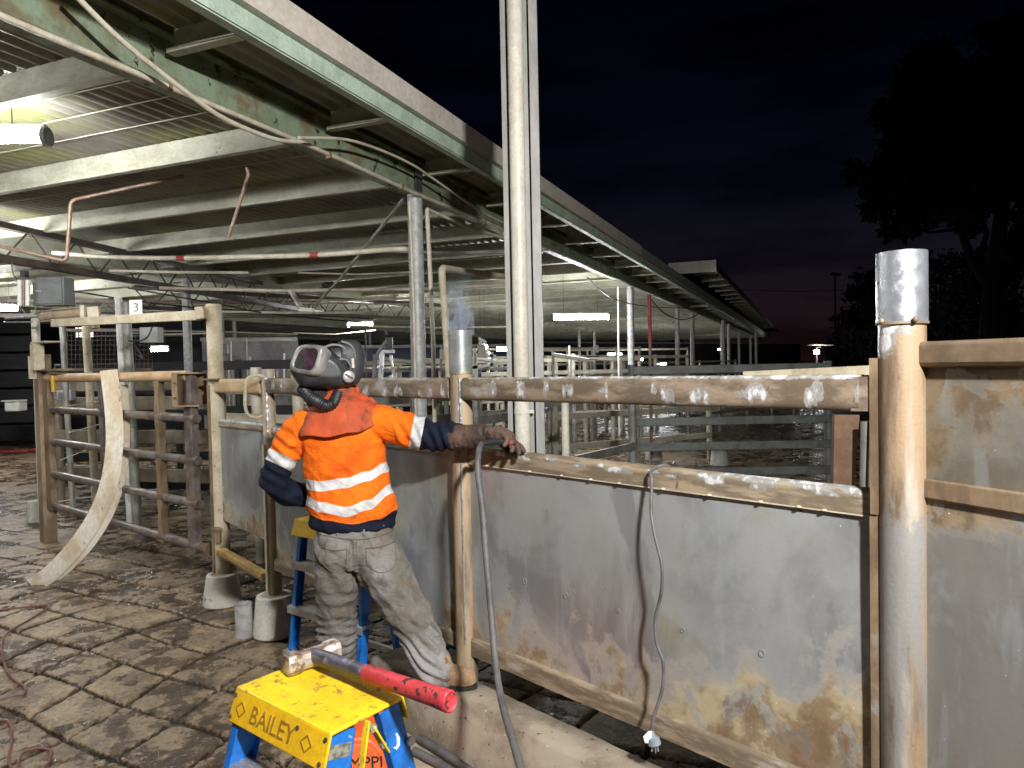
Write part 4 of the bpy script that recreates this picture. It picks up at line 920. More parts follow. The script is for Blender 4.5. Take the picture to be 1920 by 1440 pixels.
for i_ in range(16):
    D_ = rnd_.uniform(9, 20); x_ = rnd_.uniform(410, 1180); p_ = at(x_, 690, D_); zt_ = rnd_.choice((3.4, 2.6, 2.2)); zb_ = rnd_.choice((0, .3, 1.6))
    if abs(x_ - 985) < 60: continue
    t = thing('drop_pipe', 'slim upright pipe standing among the far pens', 'pipe', (p_.x, p_.y, zb_), 'slim upright pipes among the far pens'); b = MB(); b.tube((p_.x, p_.y, zb_), (p_.x + .02, p_.y, zt_), rnd_.uniform(.018, .04), n=8); obj('tube', b, rnd_.choice((M_yardrail, M_conduit, M_yardpale, M_white)), t)
    if i_ % 2: b = MB(); b.box((p_.x + .05, p_.y - .06, rnd_.uniform(1.9, 2.2)), (.12, .1, .2)); obj('valve_block', b, rnd_.choice((M_white, M_greybox, M_yardpale)), t, bevel=.015)
for i_ in range(7):
    D_ = rnd_.uniform(11, 20); x_ = 560 + i_ * 88 + rnd_.uniform(-20, 20); p_ = at(x_, 690, D_)
    t = thing('gate_cylinder', 'pale sloping gate cylinder on the pens in the distance', 'actuator', (p_.x, p_.y, 1.7), 'sloping gate cylinders on the distant pens'); b = MB(); b.tube((p_.x - .35, p_.y, 1.98), (p_.x + .3, p_.y, 1.86 + rnd_.uniform(-.05, .1)), .04, n=10); obj('barrel', b, rnd_.choice((M_white, M_yardpale, M_alu)), t)
    b = MB(); b.tube((p_.x + .3, p_.y, 1.88), (p_.x + .7, p_.y, 1.84), .015, n=6); obj('piston', b, M_chrome, t); b = MB(); b.bar((p_.x - .35, p_.y, 1.6), (p_.x - .35, p_.y, 2.04), .05, .05); obj('bracket', b, M_yardrail, t)
# struts
st = thing('wire_stays', 'thin pale wire stays crossing behind the swing gate', 'wire', at(150, 800, 8)); b = MB()
for a, c_ in (((130, 811, 8), (195, 793, 8)), ((112, 864, 8), (175, 838, 8)), ((100, 942, 8), (250, 920, 8)), ((104, 765, 8.1), (190, 752, 8.1))): b.tube(at(*a), at(*c_), .006, n=5)
obj('wire', b, M_pvc, st)
t, a, c = boxthing('switch_box', 'small pale box seen between gate post and first gate rail', 'electrical box', 106, 732, 133, 752, 9.0, .1, mat('pale_blue_box', (.30, .33, .35), None, .5))
b = MB(); b.box(((a.x + c.x) / 2, 8.99, (a.z + c.z) / 2), (.12, .012, .09)); obj('lid', b, M_greybox, t)
t, a, c = boxthing('white_tub', 'white plastic tub against the dark rail wall at the left edge', 'tub', 8, 752, 35, 772, 16.4, .3, M_white, bev=.03)
b = MB(); b.box(((a.x + c.x) / 2, 16.5, c.z + .01), (c.x - a.x + .06, .3, .03)); obj('rim', b, M_white, t)
# board and pens at right
bd = thing('brown_board', 'upright brown board behind the top rail beside the thick post', 'board', at(1588, 900, 4.2)); b = MB()
b.add([at(1565, 778, 4.6), at(1612, 778, 4.6), at(1600, 930, 4.6), at(1562, 930, 4.6)], [(0, 3, 2, 1)]); b.add([p + V((0, .04, 0)) for p in b.v[:4]], [(0, 1, 2, 3)])
for i in range(4): b.f.append((i, (i + 1) % 4, 4 + (i + 1) % 4, 4 + i)); b.sm.append(False)
obj('sheet', b, mat('plywood_board', (.26, .16, .10), (.2, .12, .07), .8, 0, 4), bd)
b = MB(); b.tube(at(1623, 790, 4.4), at(1621, 930, 4.4), .03, n=12); b.tube(at(1638, 785, 4.3), at(1634, 930, 4.3), .02, n=12); obj('side_tube', b, M_yardrail, bd)
# back walls
def wall(name, label, p0, p1, z0, z1, m_):
    t = thing(name, label, 'wall', V(p0)); b = MB(); b.bar(V(p0) + V((0, 0, (z0 + z1) / 2)), V(p1) + V((0, 0, (z0 + z1) / 2)), .12, z1 - z0); obj('sheeting', b, m_, t)
    b = MB(); b.bar(V(p0) + V((0, -.1, z1)), V(p1) + V((0, -.1, z1)), .1, .1); obj('top_rail', b, M_yardrail, t)
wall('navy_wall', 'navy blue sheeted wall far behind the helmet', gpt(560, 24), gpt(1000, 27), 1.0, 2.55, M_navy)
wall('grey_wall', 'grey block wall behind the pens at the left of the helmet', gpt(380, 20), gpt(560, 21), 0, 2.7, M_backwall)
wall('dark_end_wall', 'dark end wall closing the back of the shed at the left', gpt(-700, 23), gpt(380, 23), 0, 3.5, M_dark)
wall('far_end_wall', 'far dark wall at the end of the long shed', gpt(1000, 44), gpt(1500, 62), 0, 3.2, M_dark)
# air gun hanging behind the rail
ag = thing('hanging_rail_gun', 'bright metal clamp hanging behind the rail right of the helmet', 'tool', at(720, 660, 5.2)); b = MB()
b.bar(at(717, 660, 5.2), at(712, 745, 5.2), .035, .03); b.bar(at(733, 665, 5.2), at(738, 705, 5.2), .02, .02); b.bar(at(738, 705, 5.2), at(716, 715, 5.2), .03, .03); b.bar(at(712, 659, 5.2), at(740, 659, 5.2), .03, .03)
obj('frame', b, M_chrome, ag, bevel=.005)
b = MB(); b.bar(at(729, 632, 5.2), at(730, 655, 5.2), .05, .05); b.tube(at(725, 630, 5.2), at(724, 618, 5.2), .015, n=8); obj('head', b, M_black, ag, bevel=.008)
b = MB(); b.path(cr_spline([at(724, 640, 5.15), at(712, 656, 5.1), at(703, 680, 5.05), at(701, 720, 5.0), at(701, 760, 5.0)], 6), .013, 8); obj('hose', b, M_hose, ag)
# spindly machinery far
mc = thing('stall_mechanism', 'bright lit stall mechanism just right of the smoking post', 'machinery', at(905, 680, 12)); b = MB()
for a, c_ in (((890, 652, 12), (888, 700, 12)), ((900, 640, 12), (905, 668, 12)), ((890, 665, 12), (930, 668, 12)), ((880, 690, 12), (955, 679, 12)), ((893, 669, 12), (893, 720, 12)), ((922, 660, 12), (922, 690, 12)), ((897, 634, 12), (911, 642, 12))): b.bar(at(*a), at(*c_), .05, .05)
obj('bars', b, M_white, mc)
b = MB(); b.box(at(903, 658, 12), (.14, .1, .22)); obj('cylinder_block', b, M_yardpale, mc, bevel=.02)

# ================================================================== step ladders
def ladder(name, label, M4, w, dep, H, capk, spread_f, spread_b, steps, rw=.07, letters=True):
    """M4: local->world function; x along the width, y front to back, z up"""
    base = M4(0, 0, 0); T = thing(name, label, 'step ladder', base)
    xa = (M4(1, 0, 0) - base).normalized(); ya = (M4(0, 1, 0) - base).normalized(); R3 = Matrix((xa, ya, V((0, 0, 1)))).transposed()
    # cap: hollow moulded box with skirt
    sk = .088; b = MB(); x0, x1, y0, y1 = -w / 2, w / 2, -dep / 2, dep / 2
    def q(x, y, z): return M4(x, y, z)
    b.box(q(0, 0, H - .006), (w, dep, .012), R3)
    obj('cap', b, M_yellow, T, bevel=.004)
    b = MB(); fl = .028
    vs = [q(x0, y0, H - .004), q(x1, y0, H - .004), q(x1 + .004, y0 - fl, H - sk), q(x0 - .004, y0 - fl, H - sk)]
    th = ya * .008
    b.add(vs + [v + th for v in vs], [(0, 3, 2, 1), (4, 5, 6, 7), (0, 1, 5, 4), (1, 2, 6, 5), (2, 3, 7, 6), (3, 0, 4, 7)])
    obj('front_skirt', b, mat('yellow_skirt', (.74, .44, .008), (.66, .38, .008), .5, 0, 8, spots=((.3, .16, .04), 40, .68, .72), bump=.1), T, bevel=.003)
    b = MB(); vs = [q(x0, y1, H - .004), q(x1, y1, H - .004), q(x1, y1 + fl * .7, H - sk * .8), q(x0, y1 + fl * .7, H - sk * .8)]
    b.add(vs + [v - th for v in vs], [(0, 1, 2, 3), (4, 7, 6, 5), (0, 4, 5, 1), (1, 5, 6, 2), (2, 6, 7, 3), (3, 7, 4, 0)]); obj('rear_skirt', b, M_yellow, T, bevel=.003)
    # rails: C channels in blue fibreglass
    for sx in (-1, 1):
        xo = sx * (w / 2 - .012)
        for fr_, sp_, nm in ((-1, spread_f, 'front_rail'), (1, spread_b, 'rear_rail')):
            b = MB(); flare = .045 if fr_ < 0 else .03
            top = q(xo, fr_ * (dep / 2 - .045), H - .016); flare *= (1 if w < .44 else .3); bot = q(xo + sx * flare, fr_ * (dep / 2 - .045) + fr_ * sp_, 0)
            ax = (bot - top).normalized(); side = ya - ax * ya.dot(ax); side.normalize(); out = ax.cross(side).normalized(); out = out if out.dot(xa) * sx > 0 else -out
            rwid = rw * (1 if fr_ < 0 else .8)
            b.add([p_ + side * s1_ * rwid / 2 + out * o_ for p_ in (top, bot) for s1_, o_ in ((-1, 0), (1, 0), (1, -.004), (-1, -.004))], [(0, 1, 5, 4), (1, 2, 6, 5), (2, 3, 7, 6), (3, 0, 4, 7), (0, 3, 2, 1), (4, 5, 6, 7)])
            for s1_ in (-1, 1):
                b.add([p_ + side * (s1_ * rwid / 2 + e1) - out * o_ for p_ in (top, bot) for e1, o_ in ((0, 0), (-s1_ * .004, 0), (-s1_ * .004, .028), (0, .028))], [(0, 1, 5, 4), (1, 2, 6, 5), (2, 3, 7, 6), (3, 0, 4, 7), (0, 3, 2, 1), (4, 5, 6, 7)])
            ro = obj(nm, b, M_blue, T, bevel=.0015)
            b = MB(); b.bar(bot - ax * .03, bot + ax * .004, .05, rwid + .012, up=xa); obj('rubber_foot', b, M_black, ro)
    for zs in steps:
        b = MB(); f = (H - zs) / H; y = -(dep / 2 - .045) - spread_f * f; hw = w / 2 - .01 + .045 * f
        b.bar(q(-hw, y, zs), q(hw, y, zs), .085, .014); b.bar(q(-hw, y - .04, zs - .016), q(hw, y - .04, zs - .016), .004, .03); b.bar(q(-hw, y + .04, zs - .016), q(hw, y + .04, zs - .016), .004, .03)
        for j in range(5): b.bar(q(-hw, y - .03 + .015 * j, zs + .008), q(hw, y - .03 + .015 * j, zs + .008), .004, .003)
        obj('step', b, M_alu, T)
    for zs in (H * .28, H * .62):
        b = MB(); f = (H - zs) / H; y = (dep / 2 - .045) + spread_b * f; hw = w / 2 - .01 + .03 * f
        b.bar(q(-hw, y, zs), q(hw, y, zs), .025, .03); obj('rear_brace', b, M_alu, T)
    for sx in (-1, 1):
        b = MB(); f = .45; b.bar(q(sx * (w / 2 + .008), -(dep / 2 - .045) - spread_f * f, H * (1 - f)), q(sx * (w / 2 + .008), (dep / 2 - .045) + spread_b * f, H * (1 - f)), .004, .02); obj('spreader', b, M_alu, T)
    # hinge bracket and rivets
    for sx in (-1, 1):
        b = MB(); x_ = sx * (w / 2 + .006)
        b.bar(q(x_, -.012, H - .012), q(x_, -.038, H - .14), .006, .022, up=xa); b.bar(q(x_, .0, H - .03), q(x_, .05, H - .12), .006, .03, up=xa)
        obj('hinge_bracket', b, M_yellow, T, bevel=.002)
        b = MB(); b.tube(q(x_, 0, H - .035), q(x_ + sx * .012, 0, H - .035), .011, n=12); obj('rivet', b, M_alu, T); b = MB(); b.tube(q(x_, .035, H - .095), q(x_ + sx * .01, .035, H - .095), .009, n=12); obj('rivet', b, M_alu, T); b = MB()
        b.tube(q(x_ - sx * .01, dep / 2 + .02, H - .135), q(x_, dep / 2 + .02, H - .135), .013, n=12); obj('rivet', b, M_alu, T)
    return T, R3
# near ladder
LU = V((cos(radians(-38.5)), sin(radians(-38.5)), 0)); LV = V((-LU.y, LU.x, 0)); LD = ground(620, 1374, .90); LW, LDp, LH = .432, .245, .90
LC = LD - LU * LW / 2 + LV * LDp / 2; LC.z = 0
def ML(x, y, z): return LC + LU * x + LV * y + V((0, 0, z))
lad, LR = ladder('step_ladder', 'near blue fibreglass step ladder with a scuffed yellow cap carrying the hammer', ML, LW, LDp, LH, None, .22, .22, (.24, .46, .68), .088)
# embossed lettering on the skirt
sx_ = LU; up_ = (ML(0, -LDp / 2, LH) - ML(0, -LDp / 2 - .028, LH - .088)).normalized(); nn_ = sx_.cross(up_)
M_emb = mat('embossed_letter_yellow', (.34, .19, .012), (.28, .15, .01), .55, 0, 8, bump=0)
def skp(x, z): return ML(x, -LDp / 2, LH - .004) - up_ * z + nn_ * .0015
text('lettering', 'BAILEY', skp(-.122, .066), sx_, up_, .066, .0016, M_emb, lad, shear=.12)
b = MB()
for cx in (-.168, .135):
    pts = [skp(cx - .022, .045), skp(cx, .025), skp(cx + .022, .045), skp(cx, .065), skp(cx - .022, .045)]
    for i in range(4): b.bar(pts[i], pts[i + 1], .0035, .003, up=nn_)
obj('emblem', b, M_emb, lad)
for cx, cz in ((-.205, .016), (-.208, .074), (.205, .016), (.2, .074), (.09, .02)): b = MB(); b.tube(skp(cx, cz) , skp(cx, cz) + nn_ * .003, .0058, n=12); obj('rivet', b, M_truss, lad)
# foil plate and yellow label on the right hand front rail
rx = LW / 2 - .012
ra_t = ML(rx, -(LDp / 2 - .045), LH - .016); ra_b = ML(rx + .045, -(LDp / 2 - .045) - .22, 0); axr = (ra_b - ra_t).normalized(); sdr = (LV - axr * LV.dot(axr)).normalized(); outr = axr.cross(sdr); outr = outr if outr.dot(LU) > 0 else -outr
def rp2(d, s_, o_=.0015): return ra_t + axr * d + sdr * s_ + outr * o_
b = MB(); b.bar(rp2(.045, -.030, .001), rp2(.045, .030, .001), .002, .032, up=outr.cross(sdr)); 
b = MB(); b.add([rp2(.032, -.034), rp2(.032, .034), rp2(.066, .034), rp2(.066, -.034)] + [rp2(.032, -.034, 0), rp2(.032, .034, 0), rp2(.066, .034, 0), rp2(.066, -.034, 0)], [(0, 3, 2, 1), (4, 5, 6, 7), (0, 1, 5, 4), (1, 2, 6, 5), (2, 3, 7, 6), (3, 0, 4, 7)])
obj('foil_plate', b, mat('worn_foil', (.42, .43, .36), (.18, .19, .17), .35, .5, 60), lad)
b = MB(); b.add([rp2(.108, -.036), rp2(.108, .034), rp2(.150, .034), rp2(.150, -.036)] + [rp2(.108, -.036, 0), rp2(.108, .034, 0), rp2(.150, .034, 0), rp2(.150, -.036, 0)], [(0, 3, 2, 1), (4, 5, 6, 7), (0, 1, 5, 4), (1, 2, 6, 5), (2, 3, 7, 6), (3, 0, 4, 7)])
ylab = obj('warning_label', b, mat('label_yellow', (.72, .62, .02), None, .5, bump=0), lad)
text('label_text', 'STEP LADDER', rp2(.124, -.033, .0022), sdr, -axr, .0125, .0003, mat('print_black', (.02, .02, .02), None, .6, bump=0), ylab)
# white paint tick on rear rail
rt = ML(rx, (LDp / 2 - .045), LH - .016); rb = ML(rx + .03, (LDp / 2 - .045) + .22, 0); axq = (rb - rt).normalized(); sdq = (LV - axq * LV.dot(axq)).normalized(); outq = axq.cross(sdq); outq = outq if outq.dot(LU) > 0 else -outq
def rq(d, s_, o_=.002): return rt + axq * d + sdq * s_ + outq * o_
b = MB(); b.path([rq(.085, .0), rq(.1, .002), rq(.118, -.004), rq(.122, -.014), rq(.115, -.018)], [.003, .005, .005, .004, .002], 8); obj('paint_smear', b, M_white, lad)
# instruction sticker on left front rail inner side
lt_ = ML(-rx, -(LDp / 2 - .045), LH - .016); lb_ = ML(-rx - .045, -(LDp / 2 - .045) - .22, 0); axl = (lb_ - lt_).normalized(); sdl = (LV - axl * LV.dot(axl)).normalized(); outl = axl.cross(sdl); outl = outl if outl.dot(LU) > 0 else -outl
def rl(d, s_, o_=.001): return lt_ + axl * d + sdl * s_ + outl * o_
def sticker(d0, d1, s0_, s1_, o_, m_, nm, par):
    b = MB(); P4 = [(d0, s0_), (d0, s1_), (d1, s1_), (d1, s0_)]; b.add([rl(d, s_, o_) for d, s_ in P4] + [rl(d, s_, o_ - .0006) for d, s_ in P4], [(0, 3, 2, 1), (4, 5, 6, 7), (0, 1, 5, 4), (1, 2, 6, 5), (2, 3, 7, 6), (3, 0, 4, 7)]); return obj(nm, b, m_, par)
stk = sticker(.09, .42, -.034, .034, .0015, mat('sticker_grey', (.42, .44, .40), (.3, .31, .28), .5, bump=0), 'instruction_sticker', lad)
sticker(.13, .155, -.028, .028, .0025, mat('sticker_green', (.03, .12, .07), None, .5, bump=0), 'green_band', stk); sticker(.20, .28, -.028, .028, .0025, mat('sticker_green', (.03, .12, .07)), 'green_band', stk)
for d in (.165, .176, .185): sticker(d, d + .003, -.024, .022, .0025, mat('print_black', (.02, .02, .02)), 'print_line', stk)
for d in (.215, .232, .25): sticker(d, d + .004, -.02, .018, .0032, M_white, 'print_line', stk)
# far ladder under the worker
l0 = at(580, 968, 3.98); l1 = at(702, 985, 3.66); LH2 = l0.z; u2 = V((l1.x - l0.x, l1.y - l0.y, 0)); W2 = u2.length + .05; u2.normalize(); v2 = V((-u2.y, u2.x, 0)); C2 = V(((l0.x + l1.x) / 2, (l0.y + l1.y) / 2, 0))
def ML2(x, y, z): return C2 + u2 * x + v2 * y + V((0, 0, z))
lad2, _ = ladder('step_ladder', 'blue step ladder with plain yellow cap that the worker stands on', ML2, W2, .16, LH2, None, .12, .15, (.25, .49, .73), .05)

# ================================================================== sledge hammer on the cap
hz = LH + .032
h0 = ground(528, 1250, hz); h1 = ground(640, 1214, hz + .004)
hm = thing('sledgehammer', 'sledgehammer with copper-tinted head and red and black handle lying on the yellow cap', 'hammer', ((h0.x + h1.x) / 2, (h0.y + h1.y) / 2, LH))
ax = (h1 - h0).normalized(); HL = .172; hc = (h0 + h1) / 2
uz = V((0, 0, 1)); sd = ax.cross(uz).normalized()
def oct_ring(c_, r, sq=.72):
    return [c_ + sd * x * r + uz * y * r for x, y in ((1, .42), (.42 + .3, .95), (-.72, .95), (-1, .42), (-1, -.42), (-.72, -.95), (.72, -.95), (1, -.42))]
b = MB(); rr = [(-.5, .021), (-.485, .029), (-.42, .0305), (-.27, .0300), (-.2, .025), (.2, .025), (.27, .0300), (.42, .0305), (.485, .029), (.5, .021)]
b.loft([oct_ring(hc + ax * HL * f, r) for f, r in rr]); 
k = NT('worn_hammer_head')
c = k.mix(k.ramp(k.noise(30, 6, .65), .42, .58), (.50, .44, .38), (.20, .13, .09)); c = k.mix(k.ramp(k.noise(16, 4, .6, off=3), .60, .66), c, (.62, .60, .56))
k.set('Base Color', c); k.set('Metallic', .45); k.set('Roughness', k.ramp(k.noise(40, 4, .6), .3, .7, .35, .6)); k.bump(k.noise(110, 5, .6), .3, .003)
obj('head', b, k.m, hm, bevel=.003, sharp=25)
g0 = hc + V((0, 0, .006)); g1 = ground(845, 1316, hz + .05)
hd = (g1 - g0); HLn = hd.length; hdn = hd.normalized()
def hring(f, w, h, n=18):
    c_ = g0 + hd * f; sx2 = hdn.cross(uz).normalized(); sy2 = sx2.cross(hdn)
    return [c_ + sx2 * cos(2 * pi * i / n) * w + sy2 * sin(2 * pi * i / n) * h for i in range(n)]
b = MB(); b.loft([hring(f, w, h) for f, w, h in ((.0, .017, .022), (.06, .019, .025), (.14, .020, .026), (.3, .0185, .023), (.45, .0185, .0225), (.56, .0195, .0235))])
obj('handle', b, mat('dark_fibreglass_handle', (.07, .065, .09), (.04, .038, .05), .45, 0, 20, spots=((.22, .2, .24), 30, .58, .68), bump=.1), hm)
b = MB(); b.loft([hring(f, w, h) for f, w, h in ((.44, .0195, .0235), (.46, .021, .025), (.7, .021, .025), (.9, .0225, .026), (.97, .0245, .028), (.995, .0245, .028), (1.0, .021, .024), (.992, .016, .018))])
obj('grip', b, mat('scuffed_red_grip', (.52, .04, .05), (.40, .025, .035), .55, 0, 14, spots=((.03, .02, .02), 38, .58, .62), bump=.15), hm, sharp=50)

# ================================================================== loose things on the floor
oc = ground(458, 1193); t = thing('pipe_offcut', 'short galvanised pipe offcut standing on the floor by the nearer footing', 'pipe', oc)
b = MB(); b.hollow(oc + V((0, 0, .002)), oc + V((0, 0, .225)), .056, .004, 36); obj('tube', b, M_galvpipe, t)
b = MB(); b.hollow(oc + V((0, 0, .223)), oc + V((0, 0, .2275)), .0568, .0055, 36); obj('cut_rim', b, M_chrome, t)
# welder under the near ladder
wl = ML(.05, .26, 0); t = thing('welding_machine', 'orange welding machine standing on the floor beneath the near ladder', 'welder', wl)
wa = radians(4); wx_ = V((cos(wa), sin(wa), 0)); wy_ = V((-sin(wa), cos(wa), 0))
wb = ground(697, 1418, .58) ; 
WB = at(664, 1420, 2.5); WB = V((WB.x, WB.y, 0)); ztop = at(694, 1384, 2.5).z
def wq(x, y, z): return WB + wx_ * x + wy_ * y + V((0, 0, z))
t.location = WB
R4 = Matrix((wx_, wy_, V((0, 0, 1)))).transposed()
b = MB(); prof = [(-.13, 0.04), (-.13, ztop - .10), (-.105, ztop - .02), (-.075, ztop), (.04, ztop), (.075, ztop - .02), (.125, ztop - .10), (.13, .04)]
b.ext([wq(x, .0, z) for x, z in prof], wy_ * .42); obj('case', b, M_orange, t, bevel=.008)
b = MB(); b.ext([wq(x * .86, -.006, .05 + (z - .04) * .93) for x, z in prof], wy_ * .006); obj('front_panel', b, mat('orange_front', (.85, .16, .045), None, .45, bump=0), t, bevel=.002)
text('lettering', 'KEMPPI', wq(-.088, -.0085, ztop - .105), wx_, (0, 0, 1), .060, .001, mat('print_black', (.02, .02, .02)), t)
b = MB(); b.path(bend([wq(-.02, .08, ztop - .01), wq(-.02, .08, ztop + .03), wq(-.02, .34, ztop + .03), wq(-.02, .34, ztop - .01)], .02), .010, 8); obj('carry_handle', b, M_black, t)
b = MB(); b.box(wq(0, .21, .02), (.24, .38, .04), R4); obj('base', b, M_black, t)
# hoses and cords
def cable(name, label, cat, pts, r, m_, k=8, n=10):
    c_ = cr_spline(pts, k); t = thing(name, label, cat, c_[0]); b = MB(); b.path(c_, r, n); obj('strand', b, m_, t); return t
cable('welding_cable', 'thick grey welding cable hanging from the glove over the sheet panel', 'cable', [at(902, 832, 3.02), at(897, 848, 2.90), at(896, 885, 2.84), at(904, 950, 2.78), at(912, 1050, 2.72), at(921, 1150, 2.66), at(930, 1250, 2.55), at(942, 1320, 2.42), at(962, 1390, 2.2), at(985, 1470, 2.0)], .0125, M_hose, 10, 12)
for i, (lab, pts) in enumerate((('grey hose on the floor against the kerb, the upper one', [FP(s_of(x, o_), o_, .128) for x, o_ in ((770, .28), (830, .285), (880, .30), (930, .32), (990, .31), (1060, .33))]),
                   ('grey hose on the floor beside the kerb, the lower one', [FP(s_of(x, o_), o_, .126) for x, o_ in ((760, .36), (815, .345), (865, .365), (930, .385), (1000, .36))]))):
    cable('floor_hose', lab, 'hose', pts, .019, M_hose)
pc_ = [FP(s_of(1248, -.04), -.07, PT - .06), FP(s_of(1240), -.03, PT + .004), FP(s_of(1228), .03, PT - .01), at(1222, 905, 2.52), at(1221, 960, 2.50), at(1228, 1005, 2.46), at(1241, 1060, 2.42), at(1240, 1110, 2.44), at(1229, 1160, 2.47), at(1231, 1205, 2.46), at(1243, 1240, 2.44), at(1242, 1290, 2.43), at(1226, 1345, 2.42), at(1222, 1372, 2.42)]
pcb = thing('plug_cord', 'dark cord with a grey round plug hung over the panel top', 'cord', pc_[1]); b = MB(); b.path(cr_spline(pc_, 8), .006, 8); obj('cord', b, M_hose, pcb)
e0 = at(1222, 1370, 2.42); e1 = at(1228, 1398, 2.41); dx_ = (e1 - e0).normalized()
b = MB(); b.path([e0, e0 + dx_ * .02, e1 - dx_ * .03, e1 - dx_ * .024, e1 - dx_ * .004, e1], [.007, .011, .013, .021, .023, .019], 16); pl = obj('plug', b, mat('grey_plug', (.20, .24, .27), None, .3, bump=0), pcb)
b = MB(); [b.bar(e1 + V((q, 0, 0)), e1 + V((q * 1.2, 0, -.02)), .005, .003) for q in (-.009, .009)]; b.bar(e1 + V((0, -.01, 0)), e1 + V((0, -.01, -.02)), .003, .005); obj('pin', b, M_chrome, pl)
b = MB(); tg0 = e0 + V((-.014, -.012, 0)); b.add([tg0 + V(q) for q in ((0, 0, .004), (.012, 0, .006), (.012, -.004, -.036), (-.012, 0, -.036), (-.018, 0, -.014))], [(0, 4, 3, 2, 1)]); b.add([v + V((0, .001, 0)) for v in b.v[:5]], [(0, 1, 2, 3, 4)])
obj('test_tag', b, M_white, pcb)
def gz_(px, py, dz=.012): p = ground(px, py, 0); return p + V((0, 0, dz))
cable('extension_cord', 'thin red cord snaking over the wet floor at the lower left', 'cord', [gz_(-30, 1150), gz_(40, 1142), gz_(92, 1138), gz_(60, 1162), gz_(12, 1192), gz_(4, 1230), gz_(20, 1272), gz_(44, 1290), gz_(46, 1305), gz_(20, 1310), gz_(-30, 1325)], .0065, mat('pinkish_cord', (.20, .075, .065), (.13, .05, .045), .5), 8, 8)
cable('extension_cord', 'red cord looping in the bottom left corner of the floor', 'cord', [gz_(-30, 1362), gz_(14, 1356), gz_(22, 1390), gz_(16, 1430), gz_(30, 1450), gz_(40, 1420), gz_(66, 1408), gz_(94, 1412), gz_(92, 1432), gz_(70, 1460)], .0065, mat('pinkish_cord', (.30, .10, .09)), 8, 8)
cable('red_hose', 'red hose lying on the far floor by the dark rail wall', 'hose', [gz_(-200, 846, .03), gz_(20, 849, .03), gz_(64, 846, .03), gz_(120, 842, .03)], .035, M_red)
# stones / concrete rubble right of the welder
rb_ = thing('rubble_slab', 'broken grey concrete slab on the floor between ladder and kerb', 'rubble', ground(820, 1425)); b = MB()
c0_ = ground(830, 1432, 0); ring = [c0_ + V((.17 * cos(2 * pi * i / 14) * (1 + .25 * noise.noise(V((i, 2, 1)))), .10 * sin(2 * pi * i / 14) * (1 + .3 * noise.noise(V((i, 5, 1)))), 0)) for i in range(14)]
b.loft([ring, [p + V((0, 0, .03)) for p in ring], [p * .9 + c0_ * .1 + V((0, 0, .045 + .01 * noise.noise(p * 9))) for p in ring]]); obj('slab', b, M_concrete, rb_, sharp=50)

# ================================================================== trees, mast, wires in the dusk
M_leaf = mat('night_foliage', (.010, .013, .008), (.006, .008, .005), .8, 0, 1, bump=0); M_bark = mat('dark_bark', (.012, .010, .008), None, .9, 0, 2, bump=0)
def tree(label, base, H, blobs, nleaf, seed, name='gum_tree', limbs=(), leaf=.33, group='trees beyond the yard'):
    rnd = random.Random(seed); base = V(base); T = thing(name, label, 'tree', base, group); b = MB()
    for l_ in limbs: b.path([base + V(p) for p in l_[0]], l_[1], 8)
    obj('trunk', b, M_bark, T); b = MB(); tot = sum(q[1] ** 2 for q in blobs)
    for c_, r, sq in blobs:
        n = int(nleaf * r * r / tot); c_ = base + V(c_)
        subs = [V((rnd.gauss(0, 1), rnd.gauss(0, 1), rnd.gauss(0, 1) * sq)).normalized() * (r * rnd.uniform(.35, 1.0)) for _ in range(26)]
        for _ in range(n):
            s_ = rnd.choice(subs); p = c_ + V((s_.x, s_.y, s_.z * sq)) + V((rnd.gauss(0, 1), rnd.gauss(0, 1), rnd.gauss(0, .8))) * r * .17
            a = V((rnd.gauss(0, 1), rnd.gauss(0, 1), rnd.gauss(0, 1))).normalized(); q = a.cross(V((rnd.random(), rnd.random(), rnd.random()))).normalized(); L_ = leaf * rnd.uniform(.6, 1.3)
            b.add([p - a * L_, p + q * L_ * .4, p + a * L_, p - q * L_ * .4], [(0, 1, 2, 3)])
    obj('crown', b, M_leaf, T); return T
tb = gpt(1850, 38); 
def rel(px, py, D=38): p = at(px, py, D); return (p.x - tb.x, p.y - tb.y, p.z)
B_ = lambda px, py, r, dy=0, sq=.8: ((rel(px, py)[0], dy, rel(px, py)[2]), r, sq)
tree('big spreading gum tree filling the dark sky at the right', tb, 16, [B_(1700, 300, 1.9), B_(1670, 360, 1.5), B_(1790, 210, 2.6), B_(1880, 150, 3.2), B_(1960, 260, 3.2), B_(1850, 330, 2.2), B_(1740, 400, 1.3, 0, .5), B_(1690, 430, .9, 0, .6), B_(1980, 420, 2.2), B_(1820, 400, 1.2), B_(1640, 330, .8), B_(1900, 470, 1.2), B_(1740, 140, 1.8), B_(1980, 60, 3.0), B_(1650, 390, 1.0), B_(1615, 330, .9), B_(1690, 220, 1.8), B_(1780, 350, 1.8)], 26000, 3,
     limbs=(([(0, 0, 0), rel(1858, 560), rel(1868, 480), rel(1878, 400), rel(1900, 250)], [.55, .45, .40, .35, .15]), ([rel(1858, 545), rel(1820, 480), rel(1800, 430), rel(1760, 380)], [.3, .22, .18, .08]), ([rel(1830, 500), rel(1850, 440), rel(1835, 380)], [.18, .14, .06]), ([rel(1868, 500), rel(1920, 440), rel(1960, 360)], [.3, .22, .1]), ([rel(1800, 430), rel(1740, 436), rel(1700, 420)], [.1, .07, .03])))
